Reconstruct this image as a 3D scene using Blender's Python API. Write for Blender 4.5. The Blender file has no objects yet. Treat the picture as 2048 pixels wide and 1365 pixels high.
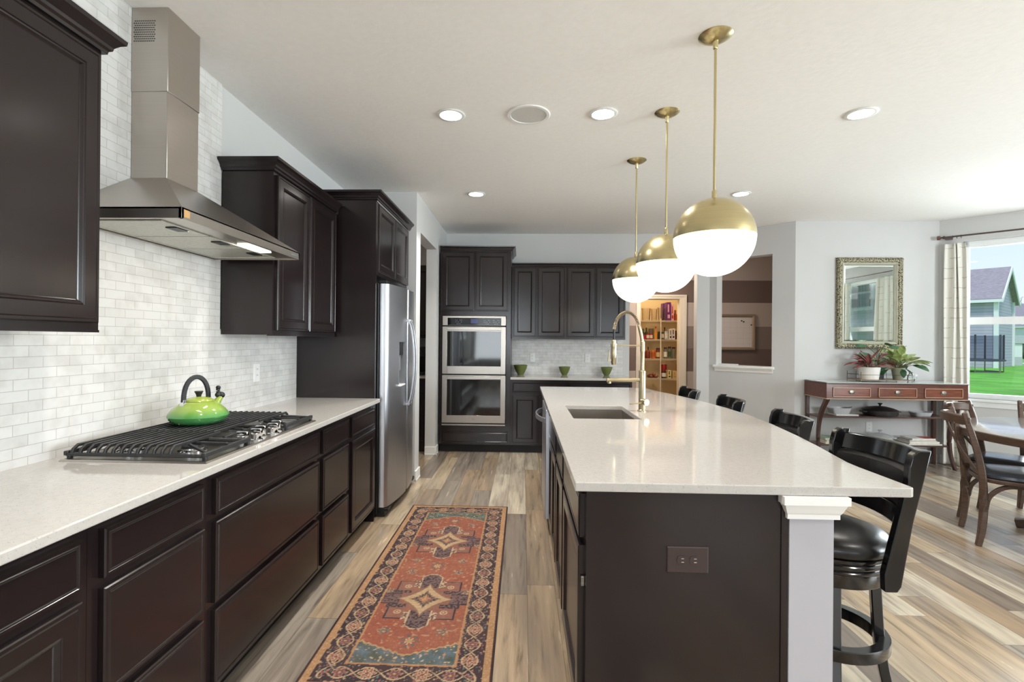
import bpy, bmesh, math, random
from mathutils import Matrix, Vector, noise
random.seed(7)
PI = math.pi
sc = bpy.context.scene
C = sc.collection

# ------------------------------------------------------------------ camera
cam_d = bpy.data.cameras.new('camera'); cam = bpy.data.objects.new('camera', cam_d); C.objects.link(cam)
cam_d.sensor_width = 36; cam_d.lens = 36 * 990.03 / 2048
cam_d.shift_x = (1024 - 1013.01) / 2048; cam_d.shift_y = -(682.5 - 680.11) / 2048
cam_d.clip_start = 0.05; cam_d.clip_end = 400
th, ro, ph = 0.0333, 0.0090, 0.0012
_r = Vector((math.cos(th), math.sin(th), 0)); _f0 = Vector((-math.sin(th), math.cos(th), 0)); _u0 = Vector((0, 0, 1))
_f = _f0 * math.cos(ph) + _u0 * math.sin(ph); _u = -_f0 * math.sin(ph) + _u0 * math.cos(ph)
_R = _r * math.cos(ro) + _u * math.sin(ro); _U = -_r * math.sin(ro) + _u * math.cos(ro)
cam.matrix_world = Matrix(((_R.x, _U.x, -_f.x, 0), (_R.y, _U.y, -_f.y, 0), (_R.z, _U.z, -_f.z, 1.3521), (0, 0, 0, 1)))
sc.camera = cam
sc.view_settings.view_transform = 'Standard'; sc.view_settings.look = 'None'
sc.view_settings.gamma = 1; sc.view_settings.exposure = 0.28; sc.view_settings.use_curve_mapping = False
sc.cycles.use_denoising = True
sc.cycles.max_bounces = 8; sc.cycles.diffuse_bounces = 5; sc.cycles.glossy_bounces = 4
sc.cycles.transmission_bounces = 6; sc.cycles.transparent_max_bounces = 12
sc.cycles.sample_clamp_indirect = 6; sc.cycles.blur_glossy = 1.0

def lin(r, g, b):
    f = lambda c: (c / 255 / 12.92) if c / 255 <= 0.04045 else ((c / 255 + 0.055) / 1.055) ** 2.4
    return (f(r), f(g), f(b), 1)

# ------------------------------------------------------------------ node helper
class NT:
    def __init__(s, tree): s.t = tree
    def n(s, typ, **k):
        nd = s.t.nodes.new(typ)
        for a, v in k.items():
            if a.startswith('i_'):
                key = a[2:]; key = int(key) if key.isdigit() else key.replace('_', ' ')
                s.set(nd.inputs[key], v)
            else: setattr(nd, a, v)
        return nd
    def set(s, inp, v):
        if isinstance(v, bpy.types.NodeSocket): s.t.links.new(v, inp)
        elif isinstance(v, bpy.types.Node): s.t.links.new(v.outputs[0], inp)
        else: inp.default_value = v
    def m(s, op, a, b=None, c=None):
        nd = s.n('ShaderNodeMath', operation=op); s.set(nd.inputs[0], a)
        if b is not None: s.set(nd.inputs[1], b)
        if c is not None: s.set(nd.inputs[2], c)
        return nd.outputs[0]
    def ramp(s, fac, stops, interp='LINEAR'):
        nd = s.n('ShaderNodeValToRGB'); nd.color_ramp.interpolation = interp
        e = nd.color_ramp.elements
        while len(e) < len(stops): e.new(0.5)
        for el, (p, c) in zip(e, stops): el.position = p; el.color = c
        s.set(nd.inputs[0], fac); return nd.outputs[0]
    def mix(s, fac, a, b, typ='MIX'):
        nd = s.n('ShaderNodeMix', data_type='RGBA', blend_type=typ)
        s.set(nd.inputs[0], fac); s.set(nd.inputs[6], a); s.set(nd.inputs[7], b); return nd.outputs[2]

# ------------------------------------------------------------------ world + daylight
w = bpy.data.worlds.new('world'); sc.world = w; w.use_nodes = True
t = NT(w.node_tree); bg = w.node_tree.nodes['Background']
tc = t.n('ShaderNodeTexCoord'); sep = t.n('ShaderNodeSeparateXYZ', i_0=tc.outputs['Generated'])
nz = t.n('ShaderNodeTexNoise', i_Scale=3.0, i_Detail=4.0, i_Vector=tc.outputs['Generated'])
base = t.ramp(sep.outputs[2], [(0.0, lin(236, 243, 252)), (0.10, lin(220, 235, 254)), (0.28, lin(186, 215, 253)), (0.7, lin(130, 178, 243))])
cl = t.ramp(nz.outputs[0], [(0.48, (0, 0, 0, 1)), (0.72, (0.55, 0.55, 0.55, 1))])
t.set(bg.inputs[0], t.mix(cl, base, lin(240, 245, 252))); bg.inputs[1].default_value = 1.0

def light(name, typ, loc, energy, color=(1, 1, 1), rot=None, target=None, **k):
    d = bpy.data.lights.new(name, typ); d.energy = energy; d.color = color[:3]
    for a, v in k.items(): setattr(d, a, v)
    o = bpy.data.objects.new(name, d); o.location = loc
    if target is not None: o.rotation_euler = (Vector(target) - Vector(loc)).to_track_quat('-Z', 'Y').to_euler()
    elif rot: o.rotation_euler = rot
    C.objects.link(o); return o
light('sun', 'SUN', (0, 0, 20), 2.2, (1, .96, .9), target=(4, 9, 2), angle=0.15)
DAY = (0.88, 0.95, 1.0); WARM = (1.0, 0.84, 0.66)
# added area lights for daylight, most tilted up to brighten the ceiling, at windows of the open living area behind the camera and beside the dining table
light('window_fill_rear_a', 'AREA', (-0.6, -4.5, 1.55), 55, DAY, target=(-0.6, 0, 3.4), shape='RECTANGLE', size=1.9, size_y=1.7)
light('window_fill_rear_b', 'AREA', (2.9, -4.5, 1.55), 30, DAY, target=(2.6, 0, 3.4), shape='RECTANGLE', size=1.9, size_y=1.7)
light('window_fill_right', 'AREA', (6.2, 0.25, 1.6), 275, DAY, target=(2.2, 3.2, 2.6), shape='RECTANGLE', size=1.9, size_y=1.6)  # added at the unseen right window to brighten ceiling and dining wall
light('window_light_bay', 'AREA', (5.75, 5.15, 1.65), 105, DAY, target=(1.0, 2.8, 1.4), shape='RECTANGLE', size=1.0, size_y=1.6)
light('mudroom_lamp', 'AREA', (1.75, 7.1, 2.70), 22, (1, .82, .64), target=(2.0, 7.2, 0), shape='DISK', size=0.4)
light('pantry_lamp', 'AREA', (2.25, 8.45, 2.62), 11, (1, .78, .52), target=(2.25, 8.45, 0), shape='DISK', size=0.25)
light('butler_lamp', 'AREA', (-2.1, 5.4, 2.70), 5, (1, .88, .75), target=(-2.1, 5.4, 0), shape='DISK', size=0.3)

# ------------------------------------------------------------------ materials
def mat(name, col, rough=0.5, metal=0.0, var=0.06, scale=8.0, spec=0.5, coat=0.0, emis=None, estr=0.0, bump=0.0, stretch=None, aniso=0.0, trans=0.0, sheen=0.0, rvar=0.0):
    m = bpy.data.materials.new(name); m.use_nodes = True; t = NT(m.node_tree)
    b = m.node_tree.nodes['Principled BSDF']
    tc = t.n('ShaderNodeTexCoord'); vec = tc.outputs['Object']
    if stretch: vec = t.n('ShaderNodeMapping', i_Vector=vec, i_Scale=stretch).outputs[0]
    nz = t.n('ShaderNodeTexNoise', i_Scale=scale, i_Detail=4.0, i_Vector=vec)
    d = tuple(max(0, c * (1 - var)) for c in col[:3]) + (1,); l = tuple(min(1, c * (1 + var)) for c in col[:3]) + (1,)
    t.set(b.inputs['Base Color'], t.ramp(nz.outputs[0], [(0.3, d), (0.7, l)]))
    if rvar: t.set(b.inputs['Roughness'], t.m('MULTIPLY_ADD', nz.outputs[0], rvar * 2, rough - rvar))
    else: b.inputs['Roughness'].default_value = rough
    b.inputs['Metallic'].default_value = metal
    b.inputs['Specular IOR Level'].default_value = spec; b.inputs['Coat Weight'].default_value = coat
    b.inputs['Coat Roughness'].default_value = 0.12; b.inputs['Anisotropic'].default_value = aniso
    b.inputs['Transmission Weight'].default_value = trans; b.inputs['Sheen Weight'].default_value = sheen
    if emis: b.inputs['Emission Color'].default_value = emis; b.inputs['Emission Strength'].default_value = estr
    if bump:
        bp = t.n('ShaderNodeBump', i_Strength=bump, i_Distance=0.01, i_Height=nz.outputs[0]); t.set(b.inputs['Normal'], bp)
    return m
M = {}
M['wall'] = mat('grey_wall_paint', lin(206, 206, 205), 0.85, var=0.012, scale=3, spec=0.25)
M['ceil'] = mat('ceiling_paint', lin(247, 245, 242), 0.95, var=0.015, scale=30, spec=0.1, bump=0.12)
M['white'] = mat('white_trim_paint', lin(238, 237, 234), 0.45, var=0.01)
M['trimwarm'] = mat('cream_trim_paint', lin(238, 230, 216), 0.45, var=0.01)
M['cab'] = mat('espresso_stained_wood', lin(32, 24, 25), 0.20, var=0.05, scale=3, stretch=(5, 5, 1), spec=0.5)
M['cabdark'] = mat('dark_toe_kick', lin(20, 15, 14), 0.6)
M['cabin'] = mat('dark_cabinet_wood', lin(36, 26, 24), 0.5)  # even dark wood tone, not assigned to any part
M['steel'] = mat('brushed_stainless', lin(188, 181, 173), 0.31, 1.0, var=0.02, scale=4, stretch=(1, 1, 60), aniso=0.3)
M['steelv'] = mat('brushed_fridge_steel', lin(192, 193, 198), 0.36, 1.0, var=0.02, scale=4, stretch=(60, 60, 1))
M['chrome'] = mat('polished_chrome', lin(220, 220, 222), 0.08, 1.0, var=0.02)
M['filter'] = mat('hood_filter_mesh', lin(205, 205, 196), 0.45, 0.6, var=0.1, scale=90)
M['brass'] = mat('brushed_gold_brass', lin(206, 192, 148), 0.27, 1.0, var=0.05, scale=5, stretch=(1, 1, 30))
M['faucet'] = mat('champagne_bronze', lin(180, 166, 136), 0.28, 1.0, var=0.04)
M['iron'] = mat('cast_iron', lin(38, 38, 40), 0.42, 0.0, var=0.2, scale=60, bump=0.05)
M['blackglass'] = mat('black_glass', lin(14, 14, 16), 0.08, 0.0, var=0.02, spec=0.3)
M['ovenglass'] = mat('oven_window_glass', lin(24, 26, 27), 0.05, 0.0, var=0.1, scale=3, spec=0.8)
M['black'] = mat('black_plastic', lin(22, 22, 24), 0.4)
M['grey'] = mat('grey_plastic', lin(120, 122, 126), 0.4)
M['gloss'] = mat('black_lacquer_wood', lin(19, 18, 19), 0.16, var=0.15, coat=0.4)
M['leather'] = mat('black_leather', lin(24, 22, 21), 0.30, var=0.15, scale=40, bump=0.04)
M['greypost'] = mat('lavender_grey_paint', lin(178, 176, 182), 0.6, var=0.01)
M['quartz'] = None; M['tile'] = None; M['floor'] = None
M['plate'] = mat('white_plastic_plate', lin(235, 235, 233), 0.35, var=0.01)
M['brownplate'] = mat('brown_plastic_plate', lin(58, 46, 44), 0.3, var=0.04)
M['slot'] = mat('socket_slot', lin(60, 60, 60), 0.5)
M['slotlight'] = mat('brass_contact', lin(205, 195, 190), 0.35, 0.5)
M['olive'] = mat('olive_glaze', lin(98, 108, 56), 0.12, var=0.12, scale=6, coat=0.5)
M['mahogred'] = mat('red_mahogany_drawer', lin(112, 56, 34), 0.3, var=0.4, scale=7, stretch=(1.5, 10, 12), coat=0.3)
M['mahog'] = mat('mahogany_wood', lin(92, 46, 30), 0.3, var=0.35, scale=7, stretch=(1.5, 10, 12), coat=0.3)
M['mahogdark'] = mat('dark_mahogany', lin(62, 32, 24), 0.34, var=0.25, scale=6, stretch=(3, 3, 1), coat=0.2)
M['inlay'] = mat('pale_inlay_wood', lin(176, 150, 122), 0.35)
M['marble'] = mat('console_top_stone', lin(186, 190, 186), 0.12, var=0.12, scale=4)
M['shelfwood'] = mat('console_shelf_wood', lin(84, 58, 50), 0.3, var=0.2, scale=5)
M['pewter'] = mat('pewter', lin(150, 146, 136), 0.42, 0.8, var=0.3, scale=120)
M['frame'] = None
M['mirror'] = mat('mirror_silver', lin(228, 236, 232), 0.01, 1.0, var=0.0)
M['walnut'] = mat('weathered_walnut', lin(86, 66, 54), 0.42, var=0.3, scale=10, stretch=(2, 2, 12))
M['tabletop'] = mat('weathered_table_top', lin(168, 158, 152), 0.16, var=0.08, scale=5, stretch=(2, 14, 2), coat=0.7)
M['cushion'] = mat('charcoal_seat_cushion', lin(58, 62, 70), 0.28, var=0.06, scale=20, coat=0.4)
M['stoneware'] = mat('grey_stoneware', lin(190, 192, 196), 0.2, var=0.05)
M['whitepot'] = mat('white_ceramic', lin(238, 234, 228), 0.3, var=0.02)
M['sagepot'] = mat('sage_ceramic', lin(138, 140, 120), 0.45, var=0.08)
M['slatepot'] = mat('slate_ceramic', lin(66, 68, 74), 0.4, var=0.08)
M['soil'] = mat('potting_soil', lin(58, 44, 34), 0.95, var=0.3, scale=60)
M['leafgreen'] = mat('deep_green_leaf', lin(62, 100, 70), 0.3, var=0.45, scale=22)
M['leaflime'] = mat('variegated_leaf', lin(166, 182, 118), 0.32, var=0.45, scale=26)
M['leafred'] = mat('burgundy_leaf', lin(138, 80, 76), 0.35, var=0.5, scale=24)
M['stem'] = mat('green_stem', lin(110, 110, 70), 0.6)
M['wire'] = mat('dark_bronze_wire', lin(96, 84, 66), 0.35, 0.8)
M['rod'] = mat('bronze_curtain_rod', lin(92, 80, 76), 0.35, 0.7)
M['finial'] = mat('wood_finial', lin(112, 78, 66), 0.4)
M['curtain'] = None
M['whiteboard'] = None
M['champ'] = mat('champagne_frame', lin(172, 154, 136), 0.35, 0.4, var=0.05)
M['wirewhite'] = mat('white_wire_shelf', lin(226, 216, 196), 0.5)
M['pantry'] = mat('pantry_wall_paint', lin(222, 202, 158), 0.9, var=0.01, spec=0.2)
M['paper'] = mat('paper', lin(240, 240, 238), 0.7, var=0.01)
M['vinyl'] = mat('white_vinyl', lin(236, 238, 238), 0.35, var=0.01)
M['net'] = mat('trampoline_net', lin(52, 58, 72), 0.8)
M['lens'] = mat('lamp_lens', lin(255, 252, 245), 0.4, emis=(1, .96, .9, 1), estr=14.0)
M['hoodlamp'] = mat('hood_lamp_lens', lin(255, 252, 240), 0.4, emis=(1, .97, .86, 1), estr=6.0)
M['globe'] = mat('opal_glass', lin(150, 148, 140), 0.18, var=0.0, emis=(1.0, .88, .68, 1), estr=2.6)
M['blueled'] = mat('blue_led_display', lin(20, 24, 70), 0.2, emis=lin(60, 80, 230), estr=0.06)
M['grille'] = mat('speaker_grille', lin(206, 204, 200), 0.7, var=0.06, scale=260)

def thin_glass(name, tint, gl):
    m = bpy.data.materials.new(name); m.use_nodes = True; nt = m.node_tree; t = NT(nt)
    nt.nodes.remove(nt.nodes['Principled BSDF']); out = nt.nodes['Material Output']
    tr = t.n('ShaderNodeBsdfTransparent', i_Color=tint); g = t.n('ShaderNodeBsdfGlossy', i_Color=(1, 1, 1, 1), i_Roughness=0.02)
    fr = t.n('ShaderNodeFresnel', i_IOR=1.4)
    mx = t.n('ShaderNodeMixShader', i_0=t.m('MULTIPLY', fr.outputs[0], gl), i_1=tr.outputs[0], i_2=g.outputs[0])
    t.set(out.inputs[0], mx.outputs[0]); return m
M['pane'] = thin_glass('window_pane_glass', (0.97, 0.985, 0.98, 1), 0.8)
M['clear'] = thin_glass('clear_plastic', (0.95, 0.93, 0.90, 1), 0.7)
M['clearglass'] = thin_glass('clear_glass_ornament', (0.86, 0.9, 0.88, 1), 2.2)
M['netmesh'] = thin_glass('trampoline_netting', (0.62, 0.65, 0.72, 1), 0.0)

def mk_tile():
    m = bpy.data.materials.new('marble_brick_tile'); m.use_nodes = True; t = NT(m.node_tree); b = m.node_tree.nodes['Principled BSDF']
    tc = t.n('ShaderNodeTexCoord'); s = t.n('ShaderNodeSeparateXYZ', i_0=tc.outputs['Object'])
    c = t.n('ShaderNodeCombineXYZ', i_0=t.m('ADD', s.outputs[0], s.outputs[1]), i_1=s.outputs[2])
    br = t.n('ShaderNodeTexBrick', i_Vector=c.outputs[0], i_Scale=1.0, offset=0.5)
    for k, v in (('Color1', lin(222, 221, 219)), ('Color2', lin(207, 206, 204)), ('Mortar', lin(186, 183, 178)), ('Mortar Size', 0.0012), ('Mortar Smooth', 0.2), ('Bias', -0.35), ('Brick Width', 0.1018), ('Row Height', 0.0377)): br.inputs[k].default_value = v
    nz = t.n('ShaderNodeTexNoise', i_Vector=tc.outputs['Object'], i_Scale=14.0, i_Detail=5.0)
    vein = t.ramp(nz.outputs[0], [(0.35, lin(226, 224, 220)), (0.55, (1, 1, 1, 1))])
    t.set(b.inputs['Base Color'], t.mix(0.45, br.outputs[0], vein, 'MULTIPLY'))
    b.inputs['Roughness'].default_value = 0.32
    bp = t.n('ShaderNodeBump', i_Strength=0.35, i_Distance=0.003, i_Height=t.m('SUBTRACT', 1.0, br.outputs[1])); t.set(b.inputs['Normal'], bp)
    return m
M['tile'] = mk_tile()

def mk_floor():
    m = bpy.data.materials.new('vinyl_plank_floor'); m.use_nodes = True; t = NT(m.node_tree); b = m.node_tree.nodes['Principled BSDF']
    tc = t.n('ShaderNodeTexCoord'); s = t.n('ShaderNodeSeparateXYZ', i_0=tc.outputs['Object'])
    W, L = 0.1524, 1.22
    xs = t.m('DIVIDE', t.m('ADD', s.outputs[0], 0.118), W); i = t.m('FLOOR', xs)
    wn = t.n('ShaderNodeTexWhiteNoise', noise_dimensions='1D'); t.set(wn.inputs['W'], t.m('ADD', i, 3.7))
    ys = t.m('DIVIDE', t.m('ADD', s.outputs[1], t.m('MULTIPLY', wn.outputs[0], L * 3)), L); j = t.m('FLOOR', ys)
    cv = t.n('ShaderNodeCombineXYZ', i_0=i, i_1=j); w2 = t.n('ShaderNodeTexWhiteNoise', noise_dimensions='2D'); t.set(w2.inputs['Vector'], cv.outputs[0])
    r = w2.outputs[0]
    base = t.ramp(r, [(0.0, lin(200, 188, 168)), (0.12, lin(182, 160, 132)), (0.34, lin(166, 145, 120)), (0.54, lin(156, 146, 134)), (0.70, lin(192, 174, 148)), (0.84, lin(134, 122, 110))], 'CONSTANT')
    gv = t.n('ShaderNodeCombineXYZ', i_0=t.m('MULTIPLY', s.outputs[0], 26.0), i_1=t.m('MULTIPLY', s.outputs[1], 1.7), i_2=t.m('MULTIPLY', r, 40.0))
    g1 = t.n('ShaderNodeTexNoise', i_Vector=gv.outputs[0], i_Scale=1.0, i_Detail=7.0, i_Roughness=0.65, i_Distortion=0.4)
    gv2 = t.n('ShaderNodeCombineXYZ', i_0=t.m('MULTIPLY', s.outputs[0], 9.0), i_1=t.m('MULTIPLY', s.outputs[1], 1.3), i_2=t.m('MULTIPLY', r, 77.0))
    g2 = t.n('ShaderNodeTexNoise', i_Vector=gv2.outputs[0], i_Scale=1.0, i_Detail=3.0)
    c1 = t.mix(0.85, base, t.ramp(g1.outputs[0], [(0.30, (0.30, 0.28, 0.27, 1)), (0.47, (0.88, 0.88, 0.88, 1)), (0.72, (1.22, 1.21, 1.18, 1))]), 'MULTIPLY')
    c2 = t.mix(t.ramp(g2.outputs[0], [(0.40, (0, 0, 0, 1)), (0.66, (0.6, 0.6, 0.6, 1))]), c1, lin(122, 110, 100))
    fx = t.m('FRACT', xs); fy = t.m('FRACT', ys)
    ex = t.m('MINIMUM', fx, t.m('SUBTRACT', 1.0, fx)); ey = t.m('MINIMUM', fy, t.m('SUBTRACT', 1.0, fy))
    seam = t.m('MAXIMUM', t.m('LESS_THAN', ex, 0.008), t.m('LESS_THAN', ey, 0.0012))
    t.set(b.inputs['Base Color'], t.mix(t.m('MULTIPLY', seam, 0.55), c2, lin(60, 50, 42)))
    t.set(b.inputs['Roughness'], t.m('MULTIPLY_ADD', g1.outputs[0], 0.20, 0.14))
    bp = t.n('ShaderNodeBump', i_Strength=0.12, i_Distance=0.002, i_Height=g1.outputs[0]); t.set(b.inputs['Normal'], bp)
    return m
M['floor'] = mk_floor()

def mk_quartz():
    m = bpy.data.materials.new('white_speckled_quartz'); m.use_nodes = True; t = NT(m.node_tree); b = m.node_tree.nodes['Principled BSDF']
    tc = t.n('ShaderNodeTexCoord'); v = t.n('ShaderNodeTexVoronoi', i_Vector=tc.outputs['Object'], i_Scale=330.0)
    s = t.n('ShaderNodeSeparateXYZ', i_0=v.outputs[1])
    sp = t.m('MULTIPLY', t.m('LESS_THAN', v.outputs[0], 0.42), t.m('GREATER_THAN', s.outputs[0], 0.80))
    nz = t.n('ShaderNodeTexNoise', i_Vector=tc.outputs['Object'], i_Scale=60.0, i_Detail=4.0)
    base = t.ramp(nz.outputs[0], [(0.3, lin(184, 180, 175)), (0.7, lin(191, 187, 182))])
    dk = t.ramp(s.outputs[1], [(0.0, lin(120, 120, 124)), (0.6, lin(186, 184, 182)), (1.0, lin(205, 190, 168))])
    t.set(b.inputs['Base Color'], t.mix(t.m('MULTIPLY', sp, 0.75), base, dk))
    b.inputs['Roughness'].default_value = 0.07; b.inputs['Specular IOR Level'].default_value = 0.5
    return m
M['quartz'] = mk_quartz()

def mk_stripes():
    m = bpy.data.materials.new('striped_taupe_paint'); m.use_nodes = True; t = NT(m.node_tree); b = m.node_tree.nodes['Principled BSDF']
    tc = t.n('ShaderNodeTexCoord'); s = t.n('ShaderNodeSeparateXYZ', i_0=tc.outputs['Object'])
    nz = t.n('ShaderNodeTexNoise', i_Vector=tc.outputs['Object'], i_Scale=5.0)
    f = t.m('ADD', t.m('DIVIDE', s.outputs[2], 2.76), t.m('MULTIPLY', t.m('SUBTRACT', nz.outputs[0], 0.5), 0.0008))
    A, Bc, D = lin(196, 184, 180), lin(146, 132, 128), lin(122, 106, 102)
    t.set(b.inputs['Base Color'], t.ramp(f, [(0, A), (0.879 / 2.76, D), (1.246 / 2.76, Bc), (1.605 / 2.76, A), (1.973 / 2.76, D), (2.335 / 2.76, A)], 'CONSTANT'))
    b.inputs['Roughness'].default_value = 0.85; return m
M['stripes'] = mk_stripes()

def mk_curtain():
    m = bpy.data.materials.new('ivory_striped_curtain'); m.use_nodes = True; t = NT(m.node_tree); b = m.node_tree.nodes['Principled BSDF']
    tc = t.n('ShaderNodeTexCoord'); s = t.n('ShaderNodeSeparateXYZ', i_0=tc.outputs['Object'])
    nz = t.n('ShaderNodeTexNoise', i_Vector=tc.outputs['Object'], i_Scale=9.0, i_Detail=3.0)
    f = t.m('FRACT', t.m('MULTIPLY', t.m('ADD', s.outputs[2], t.m('MULTIPLY', nz.outputs[0], 0.045)), 9.0))
    ln = t.m('MULTIPLY', t.m('LESS_THAN', f, 0.09), t.m('GREATER_THAN', nz.outputs[0], 0.49))
    t.set(b.inputs['Base Color'], t.mix(t.m('MULTIPLY', ln, 0.4), lin(236, 234, 226), lin(150, 143, 136)))
    b.inputs['Roughness'].default_value = 0.9
    b.inputs['Transmission Weight'].default_value = 0.0
    return m
M['curtain'] = mk_curtain()

def mk_board():
    m = bpy.data.materials.new('dry_erase_calendar'); m.use_nodes = True; t = NT(m.node_tree); b = m.node_tree.nodes['Principled BSDF']
    tc = t.n('ShaderNodeTexCoord'); s = t.n('ShaderNodeSeparateXYZ', i_0=tc.outputs['Object'])
    gx = t.m('LESS_THAN', t.m('FRACT', t.m('DIVIDE', s.outputs[0], 0.10)), 0.03); gz = t.m('LESS_THAN', t.m('FRACT', t.m('DIVIDE', s.outputs[2], 0.085)), 0.035)
    g = t.m('MULTIPLY', t.m('MAXIMUM', gx, gz), t.m('LESS_THAN', s.outputs[2], 1.66))
    t.set(b.inputs['Base Color'], t.mix(t.m('MULTIPLY', g, 0.35), lin(238, 232, 232), lin(170, 160, 165)))
    b.inputs['Roughness'].default_value = 0.2; return m
M['whiteboard'] = mk_board()

def mk_frame():
    m = bpy.data.materials.new('antique_silver_gilt'); m.use_nodes = True; t = NT(m.node_tree); b = m.node_tree.nodes['Principled BSDF']
    tc = t.n('ShaderNodeTexCoord'); v = t.n('ShaderNodeTexVoronoi', i_Vector=tc.outputs['Object'], i_Scale=85.0)
    t.set(b.inputs['Base Color'], t.ramp(v.outputs[0], [(0.0, lin(205, 200, 172)), (0.45, lin(150, 144, 120)), (0.8, lin(74, 68, 54))]))
    b.inputs['Metallic'].default_value = 0.55; b.inputs['Roughness'].default_value = 0.38
    bp = t.n('ShaderNodeBump', i_Strength=0.6, i_Distance=0.01, i_Height=t.m('SUBTRACT', 1.0, v.outputs[0])); t.set(b.inputs['Normal'], bp); return m
M['frame'] = mk_frame()
M['framelip'] = mat('pale_gilt_lip', lin(190, 188, 172), 0.4, 0.5)

def mk_kettle():
    m = bpy.data.materials.new('green_ombre_enamel'); m.use_nodes = True; t = NT(m.node_tree); b = m.node_tree.nodes['Principled BSDF']
    tc = t.n('ShaderNodeTexCoord'); s = t.n('ShaderNodeSeparateXYZ', i_0=tc.outputs['Object'])
    nz = t.n('ShaderNodeTexNoise', i_Vector=tc.outputs['Object'], i_Scale=30.0)
    f = t.m('ADD', s.outputs[2], t.m('MULTIPLY', nz.outputs[0], 0.004))
    t.set(b.inputs['Base Color'], t.ramp(t.m('MULTIPLY', f, 8.0), [(0.08, lin(44, 124, 62)), (0.30, lin(78, 148, 78)), (0.55, lin(140, 168, 80)), (0.95, lin(158, 172, 72))]))
    b.inputs['Roughness'].default_value = 0.1; b.inputs['Coat Weight'].default_value = 0.6; return m
M['enamel'] = mk_kettle()

def mk_siding(name, col, dark, n=5.0):
    m = bpy.data.materials.new(name); m.use_nodes = True; t = NT(m.node_tree); b = m.node_tree.nodes['Principled BSDF']
    tc = t.n('ShaderNodeTexCoord'); s = t.n('ShaderNodeSeparateXYZ', i_0=tc.outputs['Object'])
    f = t.m('FRACT', t.m('MULTIPLY', s.outputs[2], n)); t.set(b.inputs['Base Color'], t.mix(t.m('LESS_THAN', f, 0.12), col, dark)); b.inputs['Roughness'].default_value = 0.7; return m
M['siding'] = mk_siding('grey_blue_siding', lin(186, 180, 198), lin(142, 138, 156), 4.5)
M['siding2'] = mk_siding('pale_grey_siding', lin(214, 216, 220), lin(180, 183, 190), 5.0)
M['shingle'] = mat('roof_shingles', lin(152, 142, 146), 0.9, var=0.25, scale=5, stretch=(1, 1, 6))
M['lawn'] = mat('lawn_grass', lin(104, 172, 52), 0.95, var=0.25, scale=0.8)
M['conc'] = mat('concrete_patio', lin(190, 188, 184), 0.9)
M['bush'] = mat('evergreen_bush', lin(48, 72, 44), 0.9, var=0.5, scale=6)
M['bare'] = mat('bare_tree_twigs', lin(140, 116, 108), 0.9, var=0.3)
M['darkwin'] = mat('dark_window_pane', lin(96, 106, 120), 0.1, var=0.1)
for nm, c in dict(purple=(92, 36, 110), pinkbox=(214, 160, 170), amber=(176, 84, 28), tan=(190, 150, 100), green=(54, 86, 52), red=(176, 36, 30), whitecan=(226, 220, 208), yellow=(214, 150, 50), dark=(44, 38, 36), bluewhite=(190, 204, 220), brownred=(120, 44, 24), orange=(214, 106, 30), label=(206, 178, 120), spice=(116, 112, 96), onion=(132, 78, 58), cream=(224, 206, 150), navy=(40, 42, 70), bookgreen=(150, 180, 150), bookwhite=(232, 232, 230), bookred=(170, 60, 66), bookgrey=(120, 118, 120), bookcream=(220, 210, 180), pages=(236, 230, 216)).items():
    M[nm] = mat(nm + '_surface', lin(*c), 0.4, var=0.08, scale=20)

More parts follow.
